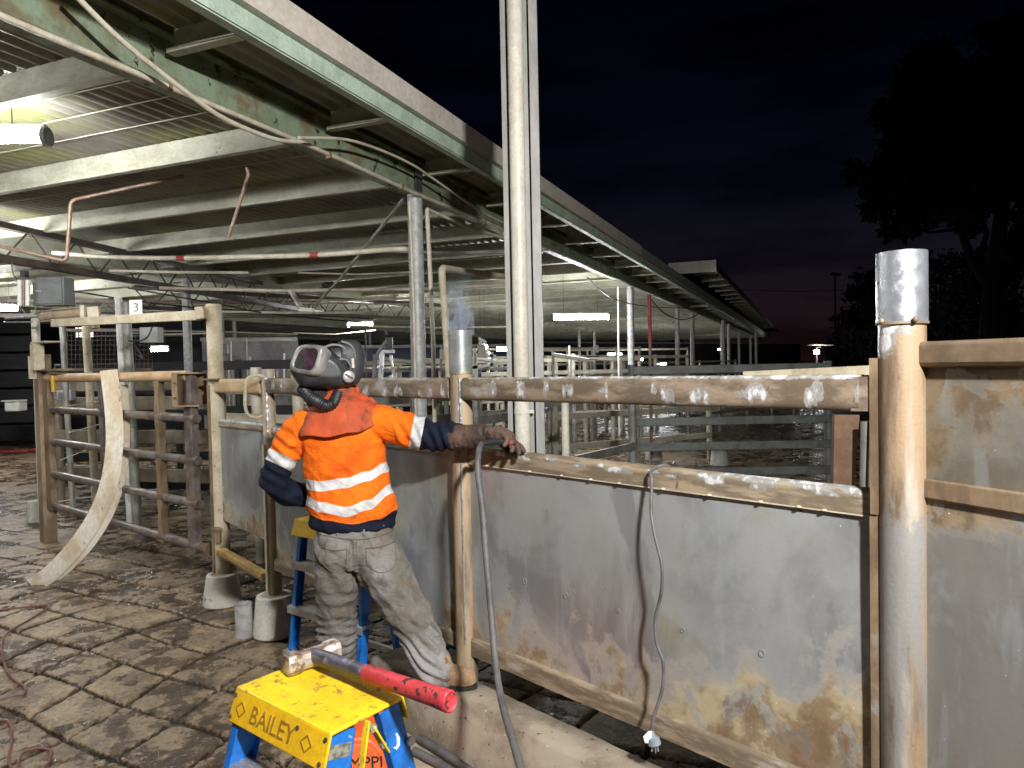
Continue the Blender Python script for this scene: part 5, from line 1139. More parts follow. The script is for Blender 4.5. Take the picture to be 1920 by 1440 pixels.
for i, (px, D, r, hz_, lab) in enumerate(((1640, 52, 2.6, 540, 'round dark tree left of the bright post sleeve'), (1600, 60, 1.8, 600, 'low dark bush on the horizon left of the thick post'), (1790, 48, 3.6, 520, 'dark tree low behind the thick post'), (1900, 45, 4.2, 500, 'dark tree under the big gum at the right edge'), (1700, 50, 2.4, 600, 'dark bush hidden partly by the bright sleeve'))):
    bs = gpt(px, D); c_ = at(px, hz_, D); h_ = c_.z
    tree(lab, bs, h_, [((0, 0, h_ - .2), r * .8, .8), ((r * .5, .5, h_ * .55), r * .9, .9), ((-r * .5, -.3, h_ * .45), r * .85, .9)], 3200, 20 + i, 'dark_tree', limbs=(([(0, 0, 0), (0, 0, h_)], [.25, .12]),), leaf=.26)
mp_ = gpt(1567, 60); t = thing('light_mast', 'thin unlit light mast on the dusky horizon', 'mast', mp_); zt_ = at(1567, 516, 60).z; b = MB(); b.tube(mp_, mp_ + V((0, 0, zt_)), .09, .06, n=8); obj('pole', b, M_bark, t)
b = MB(); b.box(mp_ + V((-.12, 0, zt_ + .1)), (.5, .2, .22)); b.box(mp_ + V((.3, 0, zt_ + .05)), (.3, .2, .18)); obj('lamp_head', b, M_bark, t)
t = thing('power_line', 'power line sagging across the dusk by the light mast', 'cable', at(1400, 540, 70)); b = MB(); b.path(cr_spline([at(1380, 543, 70), at(1470, 546, 70), at(1560, 545, 70), at(1660, 541, 70)], 6), .03, 5); obj('wire', b, M_bark, t)
# lit floodlight at the far end of the yard
fp_ = at(1531, 660, 46); t = thing('far_floodlight', 'bright floodlight at the far end of the shed near the horizon', 'light', (fp_.x, fp_.y, 0)); b = MB(); b.tube((fp_.x + .15, fp_.y + .3, 0), fp_ + V((.15, .3, .3)), .06, n=8); b.bar(fp_ + V((.15, .3, .3)), fp_ + V((.15, -.3, .3)), .05, .05); obj('pole', b, M_truss, t)
b = MB(); b.box(fp_ + V((0, 0, .0)), (.34, .1, .22)); obj('lamp', b, emis('flood_lens', (1, 1, 1), 25), t); b = MB(); b.add([fp_ + V(q) for q in ((-.4, -.3, .45), (1.0, -.3, .40), (1.0, .6, .40), (-.4, .6, .45))] + [fp_ + V(q) for q in ((-.4, -.3, .5), (1.0, -.3, .45), (1.0, .6, .45), (-.4, .6, .5))], [(0, 3, 2, 1), (4, 5, 6, 7), (0, 1, 5, 4), (1, 2, 6, 5), (2, 3, 7, 6), (3, 0, 4, 7)]); obj('hood', b, M_pvc, t)
l = bpy.data.lights.new('flood_glow', 'POINT'); l.energy = 90; l.shadow_soft_size = .15; o = bpy.data.objects.new('flood_glow', l); COL.objects.link(o); o.location = fp_ + V((0, -.35, .05))
# stands behind the camera: the work floodlight and the added fill lamp
def stand(label, L, foot):
    foot = V(foot); t = thing('flood_or_fill_lamp', label, 'floodlight', foot); b = MB(); b.tube(foot, V((foot.x, foot.y, L.z - .1)), .025, n=12)
    for i in range(3): a_ = 2 * pi * i / 3; b.tube(foot + V((0, 0, .8)), foot + V((.5 * cos(a_), .5 * sin(a_), 0)), .015, n=8)
    obj('stand', b, M_yardrail, t); d = (V((-.3, 3.6, .9)) - L).normalized(); q = d.to_track_quat('-Z', 'Y').to_matrix()
    b = MB(); b.box(L - d * .06, (.36, .26, .06), q); obj('lamp_housing', b, M_black, t)
stand('work floodlight on a tripod to the right behind the viewer', KEY, (KEY.x, KEY.y - .1, 0)); stand('added fill lamp on a tripod further right behind the viewer', FILL, (FILL.x, FILL.y - .1, 0))
# smoke over the hot sleeve
sm_c = FP(S_C, 0, zCt + .15); sm_c += V((.0, 0, 0)); b = MB(); b.box(sm_c + V((0, 0, .0)), (.20, .14, .34)); so = obj('weld_smoke', b, None); so['kind'] = 'stuff'
ms_ = bpy.data.materials.new('smoke'); ms_.use_nodes = True; nt = ms_.node_tree; nt.nodes.clear(); oo = nt.nodes.new('ShaderNodeOutputMaterial'); pv_ = nt.nodes.new('ShaderNodeVolumePrincipled'); nt.links.new(pv_.outputs[0], oo.inputs['Volume'])
pv_.inputs['Color'].default_value = (.72, .82, 1, 1)
gg = nt.nodes.new('ShaderNodeNewGeometry'); vsub = nt.nodes.new('ShaderNodeVectorMath'); vsub.operation = 'SUBTRACT'; nt.links.new(gg.outputs['Position'], vsub.inputs[0]); vsub.inputs[1].default_value = FP(S_C, 0, zCt)
nz_ = nt.nodes.new('ShaderNodeTexNoise'); nz_.inputs['Scale'].default_value = 17; nz_.inputs['Detail'].default_value = 5; nz_.inputs['Distortion'].default_value = 1.6
mpp = nt.nodes.new('ShaderNodeMapping'); mpp.inputs['Scale'].default_value = (1.3, 1.3, .6); nt.links.new(vsub.outputs[0], mpp.inputs[0]); nt.links.new(mpp.outputs[0], nz_.inputs['Vector'])
sp_ = nt.nodes.new('ShaderNodeSeparateXYZ'); nt.links.new(vsub.outputs[0], sp_.inputs[0])
def mth(op, a, b_=None, cl_=False):
    m_ = nt.nodes.new('ShaderNodeMath'); m_.operation = op; m_.use_clamp = cl_
    for i, c_ in ((0, a), (1, b_)):
        if c_ is None: continue
        if isinstance(c_, (int, float)): m_.inputs[i].default_value = c_
        else: nt.links.new(c_, m_.inputs[i])
    return m_.outputs[0]
zf = mth('SUBTRACT', 1.0, mth('MULTIPLY', sp_.outputs['Z'], 3.3), True)
rx_ = mth('MULTIPLY', sp_.outputs['X'], sp_.outputs['X']); ry_ = mth('MULTIPLY', sp_.outputs['Y'], sp_.outputs['Y'])
rad = mth('SUBTRACT', 1.0, mth('MULTIPLY', mth('SQRT', mth('ADD', rx_, ry_)), 14.5), True)
thr = mth('MULTIPLY', mth('MAXIMUM', mth('SUBTRACT', nz_.outputs[0], .47), 0), 700)
pvd = mth('MULTIPLY', mth('MULTIPLY', thr, mth('MULTIPLY', zf, zf)), mth('POWER', rad, .5))
nt.links.new(pvd, pv_.inputs['Density']); so.data.materials.append(ms_)
# ================================================================== the welder
PD = 3.34
def remesh(name, mb, vox, m_, parent, smooth=4, disp=None, attrf=None, fac=.5, label=None):
    me = bpy.data.meshes.new('tmp'); me.from_pydata([tuple(p) for p in mb.v], [], mb.f); me.update()
    t = bpy.data.objects.new('tmp', me); COL.objects.link(t)
    r = t.modifiers.new('r', 'REMESH'); r.mode = 'VOXEL'; r.voxel_size = vox; r.adaptivity = 0
    s_ = t.modifiers.new('s', 'SMOOTH'); s_.iterations = smooth; s_.factor = fac
    dg = bpy.context.evaluated_depsgraph_get(); ne = bpy.data.meshes.new_from_object(t.evaluated_get(dg)); bpy.data.objects.remove(t); bpy.data.meshes.remove(me)
    ne.name = name; base = parent_origin(parent)
    if disp:
        ne.update(); ns = [V(v.normal) for v in ne.vertices]
        for v, n_ in zip(ne.vertices, ns): v.co = v.co + n_ * disp(v.co.copy(), n_)
    if attrf:
        res = [attrf(v.co) for v in ne.vertices]
        for i, nm in enumerate(attrf.names):
            a = ne.attributes.new(nm, 'FLOAT', 'POINT'); a.data.foreach_set('value', [q[i] for q in res])
    bvh_v = [v.co.copy() for v in ne.vertices]; bvh_p = [tuple(p.vertices) for p in ne.polygons]
    ne.transform(Matrix.Translation(-base)); ne.materials.clear(); ne.materials.append(m_)
    ne.polygons.foreach_set('use_smooth', [True] * len(ne.polygons)); ne.update()
    o = bpy.data.objects.new(name, ne); COL.objects.link(o); o.parent = parent
    if label: o['label'] = label
    return o, BVHTree.FromPolygons(bvh_v, bvh_p)
def chain(b, pts, rs_, n=16, k=4, sx=1.0, up=None):
    """closed tapered limb with rounded ends"""
    pts = [V(p) for p in pts]; P_ = []; R_ = []
    c_ = cr_spline(pts, k); m = len(pts)
    for i, p in enumerate(c_):
        f = i / k; j = min(int(f), m - 2); t = f - j; t = t * t * (3 - 2 * t); P_.append(p); R_.append(rs_[j] * (1 - t) + rs_[j + 1] * t)
    d0 = (P_[0] - P_[1]).normalized(); d1 = (P_[-1] - P_[-2]).normalized()
    for q in (.5, .87): 
        P_.insert(0, P_[0] + d0 * R_[0] * (.5 if q == .5 else .37)); R_.insert(0, rs_[0] * (.87 if q == .5 else .5))
        P_.append(P_[-1] + d1 * rs_[-1] * (.5 if q == .5 else .37)); R_.append(rs_[-1] * (.87 if q == .5 else .5))
    b.path(P_, R_, n, True, sx, up); return b
def nz3(p, s_, o_=0): return noise.noise(V((p.x * s_[0] + o_, p.y * s_[1], p.z * s_[2])))
def ridge(v): return 1 - abs(v) * 2
pelv = at(668, 990, PD)
per = thing('person', 'welder in orange hi-vis shirt, grey jeans and dark welding helmet reaching along the fence', 'person', (pelv.x, pelv.y, .36))
def ell_ring(c_, hw, hd_, n=28, yaw=.0, pw=.85, tilt=0):
    out = []
    for i in range(n):
        a = 2 * pi * i / n; x = abs(cos(a)) ** pw * (1 if cos(a) >= 0 else -1) * hw; y = abs(sin(a)) ** pw * (1 if sin(a) >= 0 else -1) * hd_
        out.append(V(c_) + V((x * cos(yaw) - y * sin(yaw), x * sin(yaw) + y * cos(yaw), tilt * x)))
    return out
# ---- shirt
SHy = .02
tor = [(986, 664, .195, .115), (965, 663, .202, .122), (935, 658, .200, .122), (900, 653, .190, .120), (865, 648, .188, .125), (830, 645, .196, .130), (800, 643, .200, .125), (778, 640, .185, .108), (762, 638, .135, .088), (745, 637, .075, .068), (730, 636, .055, .06)]
b = MB(); b.loft([ell_ring(at(px, y, PD + SHy), hw, hd_, yaw=.06) for y, px, hw, hd_ in tor])
shR = at(716, 794, PD); elR = at(800, 815, PD - .08); wrR = at(862, 820, PD - .15)
chain(b, [at(690, 792, PD + .01), shR, at(752, 802, PD - .03), elR, at(850, 818, PD - .14)], [.080, .080, .078, .070, .056])
shL = at(566, 806, PD + .01); elL = at(513, 898, PD + .02)
chain(b, [at(590, 800, PD), shL, at(537, 850, PD + .015), elL], [.085, .084, .074, .064])
chain(b, [elL, at(542, 926, PD + .09), at(612, 928, PD + .21)], [.066, .060, .05])
chain(b, [at(600, 792, PD + .01), at(640, 780, PD + .01), at(690, 788, PD + .01)], [.075, .07, .075])
def shirt_disp(p, n_):
    q = 0.
    warp = nz3(p, (4, 4, 4), 3) * 1.2
    q += .008 * nz3(p, (9, 9, 5), 1) + .006 * max(0, ridge(nz3(p, (9, 7, 6), 5))) ** 2 + .004 * max(0, ridge(nz3(p + V((0, 0, p.x * .6)), (8, 8, 16), 25))) ** 2
    # blousing above the belt and between the tapes
    hz_ = sst(.22, .0, p.z - pelv.z)
    q += hz_ * .012 * (.6 + nz3(p, (6, 6, 6), 33)) * sin((p.z * 62) + warp * 2.2 + p.x * 9) * (1 if n_.y < .3 else .4)
    # diagonal pulls from right arm pit to left hip
    dd_ = (p.x - pelv.x) * .75 - (p.z - pelv.z) * .66
    q += .0085 * sin(dd_ * 52 + warp * 3.5) * (.5 + nz3(p, (5, 5, 5), 44)) * sst(.30, .1, abs(p.z - pelv.z - .26))
    # sleeve rings
    if p.x > at(745, 800, PD).x: q += .007 * sin(p.x * 120 + p.z * 60 + warp * 3) * (.6 + .5 * nz3(p, (7, 7, 7), 9)); q += .004 * nz3(p, (22, 22, 22), 2)
    if p.x < at(562, 800, PD).x: q += .008 * sin((p.z * .8 + p.x * .6) * 115 + warp * 3) * (.6 + .5 * nz3(p, (7, 7, 7), 4))
    return q
def Zp(py, px=660): return at(px, py, PD).z
def Xp(px): return at(px, 880, PD - .1).x
def lerp3(x, pts):
    if x <= pts[0][0]: return pts[0][1]
    for (a, c_), (d, e) in zip(pts, pts[1:]):
        if x <= d: t = (x - a) / (d - a); t = t * t * (3 - 2 * t); return c_ + (e - c_) * t
    return pts[-1][1]
def shirt_attr(p):
    q = p.copy(); px, py = px_of(p); inr = px > 748 and py < 880; inl = px < 563
    w_ = .0015 * nz3(p, (12, 12, 12), 6)
    if inr:
        d = (px - 780) + (py - 820) * .19; tape = 10.5 - abs(d); nav = d - 10
        return tape * .0025, nav * .0025
    if inl:
        # along the upper arm
        d = (py - 864) - (px - 530) * .48; tape = 12 - abs(d) ; nav = d - 11
        return tape * .0025, nav * .0025
    if px < 579 and py > 885 and p.y > PD + .0 and py < 960: return -.01, .01
    if p.y > PD + .06 and py > 878 and px < 650 and px > 500 and p.y > PD + .145: return -.01, .01
    b1 = lerp3(px, ((570, 908), (600, 912), (646, 906), (690, 893), (721, 877), (745, 866))); b2 = lerp3(px, ((572, 938), (600, 951), (650, 960), (690, 947), (735, 916), (750, 910))); hm_ = lerp3(px, ((575, 964), (610, 976), (660, 983), (710, 974), (745, 956)))
    tape = max(9.5 - abs(py - b1), 9.5 - abs(py - b2)); nav = py - hm_
    return tape * .0025 + w_ * .3, nav * .0025
shirt_attr.names = ('tape', 'navy')
k = NT('hi_vis_cotton')
org = k.mix(k.ramp(k.noise(5, 6, .6), .42, .62), (.84, .16, .006), (.70, .11, .005)); org = k.mix(k.ramp(k.noise(13, 6, .62, (1, 1, 1), 4), .60, .76, 0, .75), org, (.26, .06, .015))
nvc = k.mix(k.noise(9), (.003, .005, .014), (.006, .009, .022))
tp_ = k.mix(k.ramp(k.noise(14, 5, .6), .4, .65), (.62, .62, .62), (.46, .455, .45))
c = k.mix(k.ramp(k.attr('navy'), -.0008, .0008), org, nvc); tm_ = k.ramp(k.attr('tape'), -.0008, .0008); c = k.mix(tm_, c, tp_)
k.set('Base Color', c); k.set('Roughness', k.ramp(tm_, 0, 1, .85, .45)); k.bump(k.math('ADD', k.math('MULTIPLY', k.noise(5.5, 5, .55, (1, 1, 1.3), 2, 1.6), 6), k.math('MULTIPLY', k.noise(260, 3, .6), .15)), .55, .006); k.set('Specular IOR Level', .25)
shirt, shirt_bvh = remesh('hi_vis_shirt', b, .0065, k.m, per, 5, shirt_disp, shirt_attr)
# ---- trousers
b = MB()
hipz = [(978, 666, .170, .105), (990, 667, .178, .112), (1010, 668, .190, .122), (1035, 668, .196, .128), (1060, 667, .186, .115)]
b.loft([ell_ring(at(px, y, PD + .02), hw, hd_, yaw=.05) for y, px, hw, hd_ in hipz])
LK, LA = at(631, 1138, PD + .03), at(635, 1236, PD + .13)
RK, RA = at(765, 1145, PD - .10), at(818, 1262, PD - .17)
chain(b, [at(634, 1030, PD + .02), at(632, 1080, PD + .015), LK, at(632, 1190, PD + .08), LA], [.114, .108, .092, .090, .084])
chain(b, [at(700, 1030, PD + .0), at(728, 1080, PD - .04), RK, at(790, 1200, PD - .14), RA], [.122, .114, .096, .090, .084])
for cx in (636, 702): b.sphere(at(cx, 1032, PD - .035), .098, 16, 10, (1, .85, 1.05))
def jean_disp(p, n_):
    warp = nz3(p, (5, 5, 5), 8) * 1.5; q = .005 * nz3(p, (8, 8, 6), 2)
    low = sst(LK.z + .05, LK.z - .12, p.z)
    if p.x < at(690, 1100, PD).x: ph = p.z * 150 + p.x * 26 + warp * 5
    else: ph = (p.z * .85 + p.x * .50) * 150 + warp * 5
    am = .35 + 1.15 * max(0, nz3(p, (9, 9, 4), 17) + .35)
    q += low * .011 * (am * .8 + .5 * nz3(p, (14, 14, 7), 61)) * sin(ph + 2.5 * nz3(p, (10, 10, 3), 55))
    mid_ = exp(-((p.z - LK.z - .03) / .09) ** 2); q += mid_ * .006 * sin(ph * .6 + 2) * am
    q += (1 - low) * .006 * max(0, ridge(nz3(p + V((0, 0, p.x * .5)), (7, 7, 13), 70))) ** 2 + (1 - low) * (.0055 * sin((p.x * .8 + p.z * .55) * 46 + warp * 5) * am + .003 * ridge(nz3(p, (12, 12, 14), 9)))
    # crease between the seat halves
    xc = at(668, 1040, PD).x; q -= .016 * exp(-((p.x - xc) / .012) ** 2) * sst(at(660, 1100, PD).z, at(660, 1060, PD).z, p.z) * sst(at(660, 998, PD).z, at(660, 1015, PD).z, p.z) * (1 if n_.y < 0 else 0)
    return q
k = NT('worn_grey_denim')
c = k.mix(k.ramp(k.noise(4, 6, .6, off=2), .42, .60), (.195, .187, .170), (.12, .112, .098)); c = k.mix(k.ramp(k.noise(8, 7, .62, off=6), .52, .68, 0, .8), c, (.125, .10, .068)); c = k.mix(k.ramp(k.noise(3.2, 5, .6, off=9), .5, .62, 0, .8), c, (.27, .27, .275)); c = k.mix(k.ramp(k.noise(60, 3, .6), .62, .75, 0, .3), c, (.42, .40, .36)); c = k.mix(k.ramp(k.noise(16, 7, .65, (1, 1, .5), 19), .55, .68, 0, .55), c, (.075, .06, .042))
k.set('Base Color', c); k.set('Roughness', .92); k.bump(k.math('ADD', k.math('MULTIPLY', k.noise(7, 5, .55, (1, 1, 1.6), 2, 1.8), 6), k.math('MULTIPLY', k.noise(300, 3, .6), .2)), .6, .006); M_denim = k.m
jeans, jbvh = remesh('jeans', b, .0065, M_denim, per, 4, jean_disp)
def on(bvh, p, off=.0015, dirn=V((0, 1, 0))):
    h = bvh.ray_cast(p - dirn * .6, dirn)
    if h[0] is None:
        h = bvh.find_nearest(p)
    return h[0] + h[1] * off
def seam(pts, r, m_, nm, bvh=jbvh, par=jeans):
    c_ = cr_spline([at(x, y, PD) for x, y in pts], 10); dirs = []
    out = []
    for p in c_:
        d = (p - CAM).normalized(); h = bvh.ray_cast(CAM, d)
        if h[0] is None: h = bvh.find_nearest(p)
        out.append(h[0] + h[1] * r * .3)
    b = MB(); b.path(out, r, 6); return obj(nm, b, m_, par)
M_seam = mat('seam_denim', (.12, .10, .07), None, .9)
seam([(592, 1000), (630, 1008), (668, 1012), (710, 1006), (746, 990)], .0022, M_seam, 'waist_seam')
seam([(686, 1028), (690, 1060), (716, 1074), (742, 1058), (740, 1018)], .0018, M_seam, 'pocket_seam'); seam([(686, 1028), (712, 1026), (740, 1016)], .0025, M_seam, 'pocket_seam')
seam([(604, 1026), (606, 1058), (628, 1070), (648, 1060), (650, 1030)], .0018, M_seam, 'pocket_seam'); seam([(604, 1026), (626, 1032), (650, 1030)], .0025, M_seam, 'pocket_seam')
for x in (632, 682): seam([(x, 989), (x + 1, 1004)], .0055, M_denim, 'belt_loop')
seam([(668, 1012), (668, 1050), (666, 1080)], .0016, M_seam, 'seat_seam')
# belt
b = MB(); b.loft([ell_ring(at(666, y, PD + .02), .176 * s_, .110 * s_, yaw=.05, n=40) for y, s_ in ((978, 1), (981, 1.012), (990, 1.012), (993, 1))]); obj('belt', b, mat('dark_leather_belt', (.04, .03, .025), None, .5), per)
# ---- body (continuous) under the clothes
b = MB(); b.loft([ell_ring(at(px, y, PD + SHy), hw * .86, hd_ * .84, yaw=.06) for y, px, hw, hd_ in tor[:-1]])
b.loft([ell_ring(at(px, y, PD + .02), hw * .88, hd_ * .88, yaw=.05) for y, px, hw, hd_ in hipz])
chain(b, [at(690, 792, PD + .01), shR, elR, wrR, at(905, 815, 3.12)], [.06, .058, .044, .032, .028]); chain(b, [at(590, 800, PD), shL, elL], [.06, .058, .046]); chain(b, [elL, at(542, 926, PD + .09), at(612, 928, PD + .21), at(640, 910, PD + .25)], [.044, .038, .03, .028])
chain(b, [at(634, 1030, PD + .02), LK, LA, LA + V((0, .02, -.05))], [.085, .062, .042, .045]); chain(b, [at(700, 1030, PD), RK, RA, RA + V((.02, 0, -.03))], [.09, .062, .042, .045])
hc_ = at(628, 690, PD - .02)
chain(b, [at(637, 765, PD + .02), at(632, 730, PD)], [.06, .058]); b.sphere(hc_, .1, 20, 14, (1.0, .78, 1.16)); b.sphere(hc_ + V((-.10, -.03, -.01)), .016, 10, 8); b.sphere(hc_ + V((-.07, -.02, -.07)), .04, 12, 8); b.sphere(hc_ + V((-.085, -.025, -.045)), .018, 10, 8)
for s_ in (-1, 1): b.sphere(hc_ + V((.01, s_ * .078, -.01)), .022, 10, 8, (.7, .4, 1.1)); b.sphere(hc_ + V((-.088, s_ * .03 - .02, .018)), .012, 8, 6)
remesh('body', b, .009, mat('skin', (.42, .24, .17), None, .6, 0, 5), per, 3)
# ---- leather hood draped over the shoulders
b = MB(); n = 72; rings = []
def hood_edge(a):
    # a: angle, 0 = right, -pi/2 = back (towards viewer)
    bk = max(0, -sin(a)); rt = max(0, cos(a)); lf = max(0, -cos(a)); y = 776 + 34 * bk ** .8 + 12 * lf - 2 * rt; return y
for j in range(19):
    f = j / 18; r = []
    for i in range(n):
        a = 2 * pi * i / n; y = 738 + (hood_edge(a) - 738) * f; hw = .078 + (.212 - .078) * (f ** .62); hd_ = .075 + (.168 - .075) * (f ** .6)
        c_ = at(641, y, PD + .012); wob = 1 + .045 * f * sin(a * 6 + 1.3 + 2 * f) + .05 * noise.noise(V((cos(a) * 3, sin(a) * 3, f * 3)))
        r.append(V((c_.x + cos(a) * hw * wob, c_.y + sin(a) * hd_ * wob, c_.z + .012 * noise.noise(V((a * 2.5, f * 5, 2)))) ))
    rings.append(r)
for j in range(3):
    rings.append([V((p.x, p.y, p.z)) + (V((c_.x, c_.y, p.z)) - p).normalized() * (.004 * (j + 1)) + V((0, 0, -.003 if j == 0 else .003)) for p in rings[18]])
rings += [[V((p.x * .93 + at(641, 760, PD).x * .07, p.y * .93 + at(641, 760, PD).y * .07, p.z - .006)) for p in rings[9]]]
top = [[V((p.x, p.y, at(641, y, PD).z + .008 * noise.noise(V((i * .25, y, 1))))) * 1.0 for i, p in enumerate([V((at(638, 740, PD).x + cos(2 * pi * q / n) * rr_ * (1 + .09 * sin(q * .7)), PD + .012 + sin(2 * pi * q / n) * rr_ * .95, 0)) for q in range(n)])] for y, rr_ in ((722, .066), (727, .079), (733, .083))]
b.loft(top + rings, cap=True)
k = NT('orange_leather_hood')
c = k.mix(k.ramp(k.noise(6, 6, .6), .40, .62), (.54, .085, .02), (.38, .058, .016)); c = k.mix(k.ramp(k.noise(10, 7, .65, (1, 1, .6), 7), .50, .64, 0, .85), c, (.13, .035, .015))
k.set('Base Color', c); k.set('Roughness', .8); k.bump(k.noise(40, 5, .6), .4, .006)
hood = obj('leather_hood', b, k.m, per, sharp=180); md = hood.modifiers.new('sub', 'SUBSURF'); md.levels = 1; md.render_levels = 1
# ---- helmet
HF = V((-.90, -.30, .26)).normalized(); HW = V((.316, -.948, 0)).normalized(); HU = HW.cross(HF); HU = HU if HU.z > 0 else -HU; HW = (HW - HF * HW.dot(HF)).normalized()
HC = at(618, 690, PD - .03)
def onp(px, py, w_=0.):
    d = (at(px, py, 1) - CAM).normalized(); q = HC + HW * w_; t = (q - CAM).dot(HW) / d.dot(HW); return CAM + d * t
def wloft(b, prof, width, cen, sc_fn, m=12, n_in=4):
    """loft a side profile across the helmet width"""
    pp = cr_spline(prof + [prof[0]], n_in)[:-1]; rings = []
    for j in range(m + 1):
        w_ = -1 + 2 * j / m; s_ = sc_fn(abs(w_)); rings.append([cen + (p - cen) * s_ + HW * (w_ * width) for p in pp])
    b.loft(rings); return b
prof = [onp(543, 694), onp(549, 672), onp(563, 650), onp(580, 645), onp(598, 647), onp(626, 658), onp(648, 676), onp(662, 700), onp(664, 720), onp(640, 728), (onp(600, 728)), onp(566, 725), onp(552, 710)]
cen = onp(612, 692)
b = MB(); wloft(b, prof, .112, cen, lambda w_: (1 - w_ ** 3.4) ** .42 * .82 + .18 if w_ < 1 else .42, 18)
Q0 = [at(562, 649, PD - .08), at(610, 650, PD - .165), at(594, 706, PD - .17), at(545, 696, PD - .08)]
def q0(s_, to=0.):
    out = []
    for i in range(24):
        a = 2 * pi * (i + .5) / 24; u = .5 + .5 * s_ * abs(cos(a)) ** .5 * (1 if cos(a) > 0 else -1); v = .5 + .5 * s_ * abs(sin(a)) ** .5 * (1 if sin(a) > 0 else -1)
        p = (Q0[0] * (1 - u) + Q0[1] * u) * (1 - v) + (Q0[3] * (1 - u) + Q0[2] * u) * v; out.append(p.lerp(cen, to))
    return out
b.loft([q0(.98), q0(1.04, .12), q0(1.1, .45), q0(.8, .8)])
o, hb = remesh('welding_helmet', b, .0045, M_blackgloss, per, 3)
helmet = o
# bezel and window on the front face, turned towards the viewer's left
Q = [at(559, 645, PD - .135), at(608, 648, PD - .19), at(592, 705, PD - .195), at(538, 695, PD - .14)]   # TL TR BR BL
qn = ((Q[1] - Q[0]).cross(Q[3] - Q[0])).normalized(); qn = qn if qn.y < 0 else -qn
def sring(s_, o_, n=36, e=.5):
    out = []
    for i in range(n):
        a = 2 * pi * (i + .5) / n; u = .5 + .5 * s_ * abs(cos(a)) ** e * (1 if cos(a) > 0 else -1); v = .5 + .5 * s_ * abs(sin(a)) ** e * (1 if sin(a) > 0 else -1)
        out.append((Q[0] * (1 - u) + Q[1] * u) * (1 - v) + (Q[3] * (1 - u) + Q[2] * u) * v + qn * o_)
    return out
b = MB(); b.loft([sring(.9, -.09), sring(1.08, -.03), sring(1.03, -.006), sring(.96, .004), sring(.80, .007), sring(.74, .003), sring(.70, -.004)])
bz = obj('front_bezel', b, mat('silver_grey_bezel', (.32, .31, .30), (.17, .165, .16), .4, .2, 14, bump=.05), helmet, sharp=50)
b = MB(); b.loft([sring(.71, -.006), sring(.71, -.001)]); obj('filter_window', b, mat('dark_violet_glass', (.03, .016, .024), (.075, .045, .055), .12, 0, 12, bump=0), bz)
# knob
kp = at(653, 706, PD - .1); d = (kp - CAM).normalized(); h = hb.ray_cast(CAM, d); kc = h[0] if h[0] else kp; kn = (HW + V((.15, 0, .05))).normalized()
b = MB(); b.path([kc - kn * .01, kc + kn * .006, kc + kn * .010], [.034, .032, .029], 28); kb_ = obj('adjuster_knob', b, M_blackgloss, helmet)
b = MB(); b.path([kc + kn * .008, kc + kn * .013, kc + kn * .015], [.0275, .026, .022], 28); obj('knob_face', b, mat('knob_metal', (.36, .34, .31), (.24, .22, .2), .4, .4, 20), kb_)
kd = (V((.85, 0, -.5)) - kn * kn.dot(V((.85, 0, -.5)))).normalized(); b = MB(); b.bar(kc + kn * .0165 - kd * .021, kc + kn * .0165 + kd * .021, .009, .003, up=kn); obj('slot', b, M_black, kb_)
# headgear shell behind and crown straps
prof2 = [onp(636, 641), onp(655, 637), onp(672, 642), onp(682, 662), onp(682, 690), onp(672, 716), onp(660, 722), onp(656, 708), onp(664, 690), onp(662, 664), onp(650, 652), onp(636, 652)]
b = MB(); wloft(b, prof2, .095, onp(640, 690), lambda w_: (1 - w_ ** 4) ** .4 * .5 + .5 if w_ < 1 else .5, 14, 3); obj('rear_shell', b, mat('matt_dark_grey', (.035, .036, .039), None, .55, 0, 10, bump=.1), helmet, sharp=60)
b = MB(); wloft(b, [onp(604, 655), onp(622, 646), onp(645, 643), onp(660, 654), onp(664, 676), onp(650, 690), onp(610, 680)], .085, onp(636, 680), lambda w_: (1 - w_ ** 3) ** .45 * .6 + .4 if w_ < 1 else .4, 12, 3); obj('head_lining', b, M_black, helmet)
for w_, pts in ((.085, [(600, 655), (622, 647), (642, 650), (652, 664), (650, 676)]), (.09, [(607, 674), (628, 676), (648, 674), (660, 690)]), (.088, [(640, 640), (658, 648), (666, 670), (664, 700)])):
    b = MB(); b.path(cr_spline([onp(x, y, w_) for x, y in pts], 6), .0055, 8); obj('headband_strap', b, M_greybox, helmet)
b = MB(); b.path([onp(661, 672, .1), onp(662, 690, .1)], .007, 8); obj('pivot_clip', b, M_creampost, helmet)
# breathing hose with ribs
b = MB(); hp_ = cr_spline([at(566, 727, PD - .07), at(578, 742, PD - .10), at(596, 753, PD - .125), at(612, 760, PD - .13), at(626, 755, PD - .10), at(634, 738, PD - .05)], 14); b.path(hp_, [.0255 + .003 * sin(i * 2.2) for i in range(len(hp_))], 16); obj('breathing_hose', b, M_black, per, sharp=80)
b = MB(); chain(b, [at(596, 732, PD), at(604, 750, PD), at(618, 772, PD - .01)], [.075, .072, .06]); chain(b, [at(640, 724, PD + .02), at(640, 745, PD + .02)], [.07, .075]); remesh('neck_scarf', b, .009, mat('black_cloth', (.014, .013, .014), None, .9), per, 3, lambda p, n_: .004 * nz3(p, (25, 25, 25)))
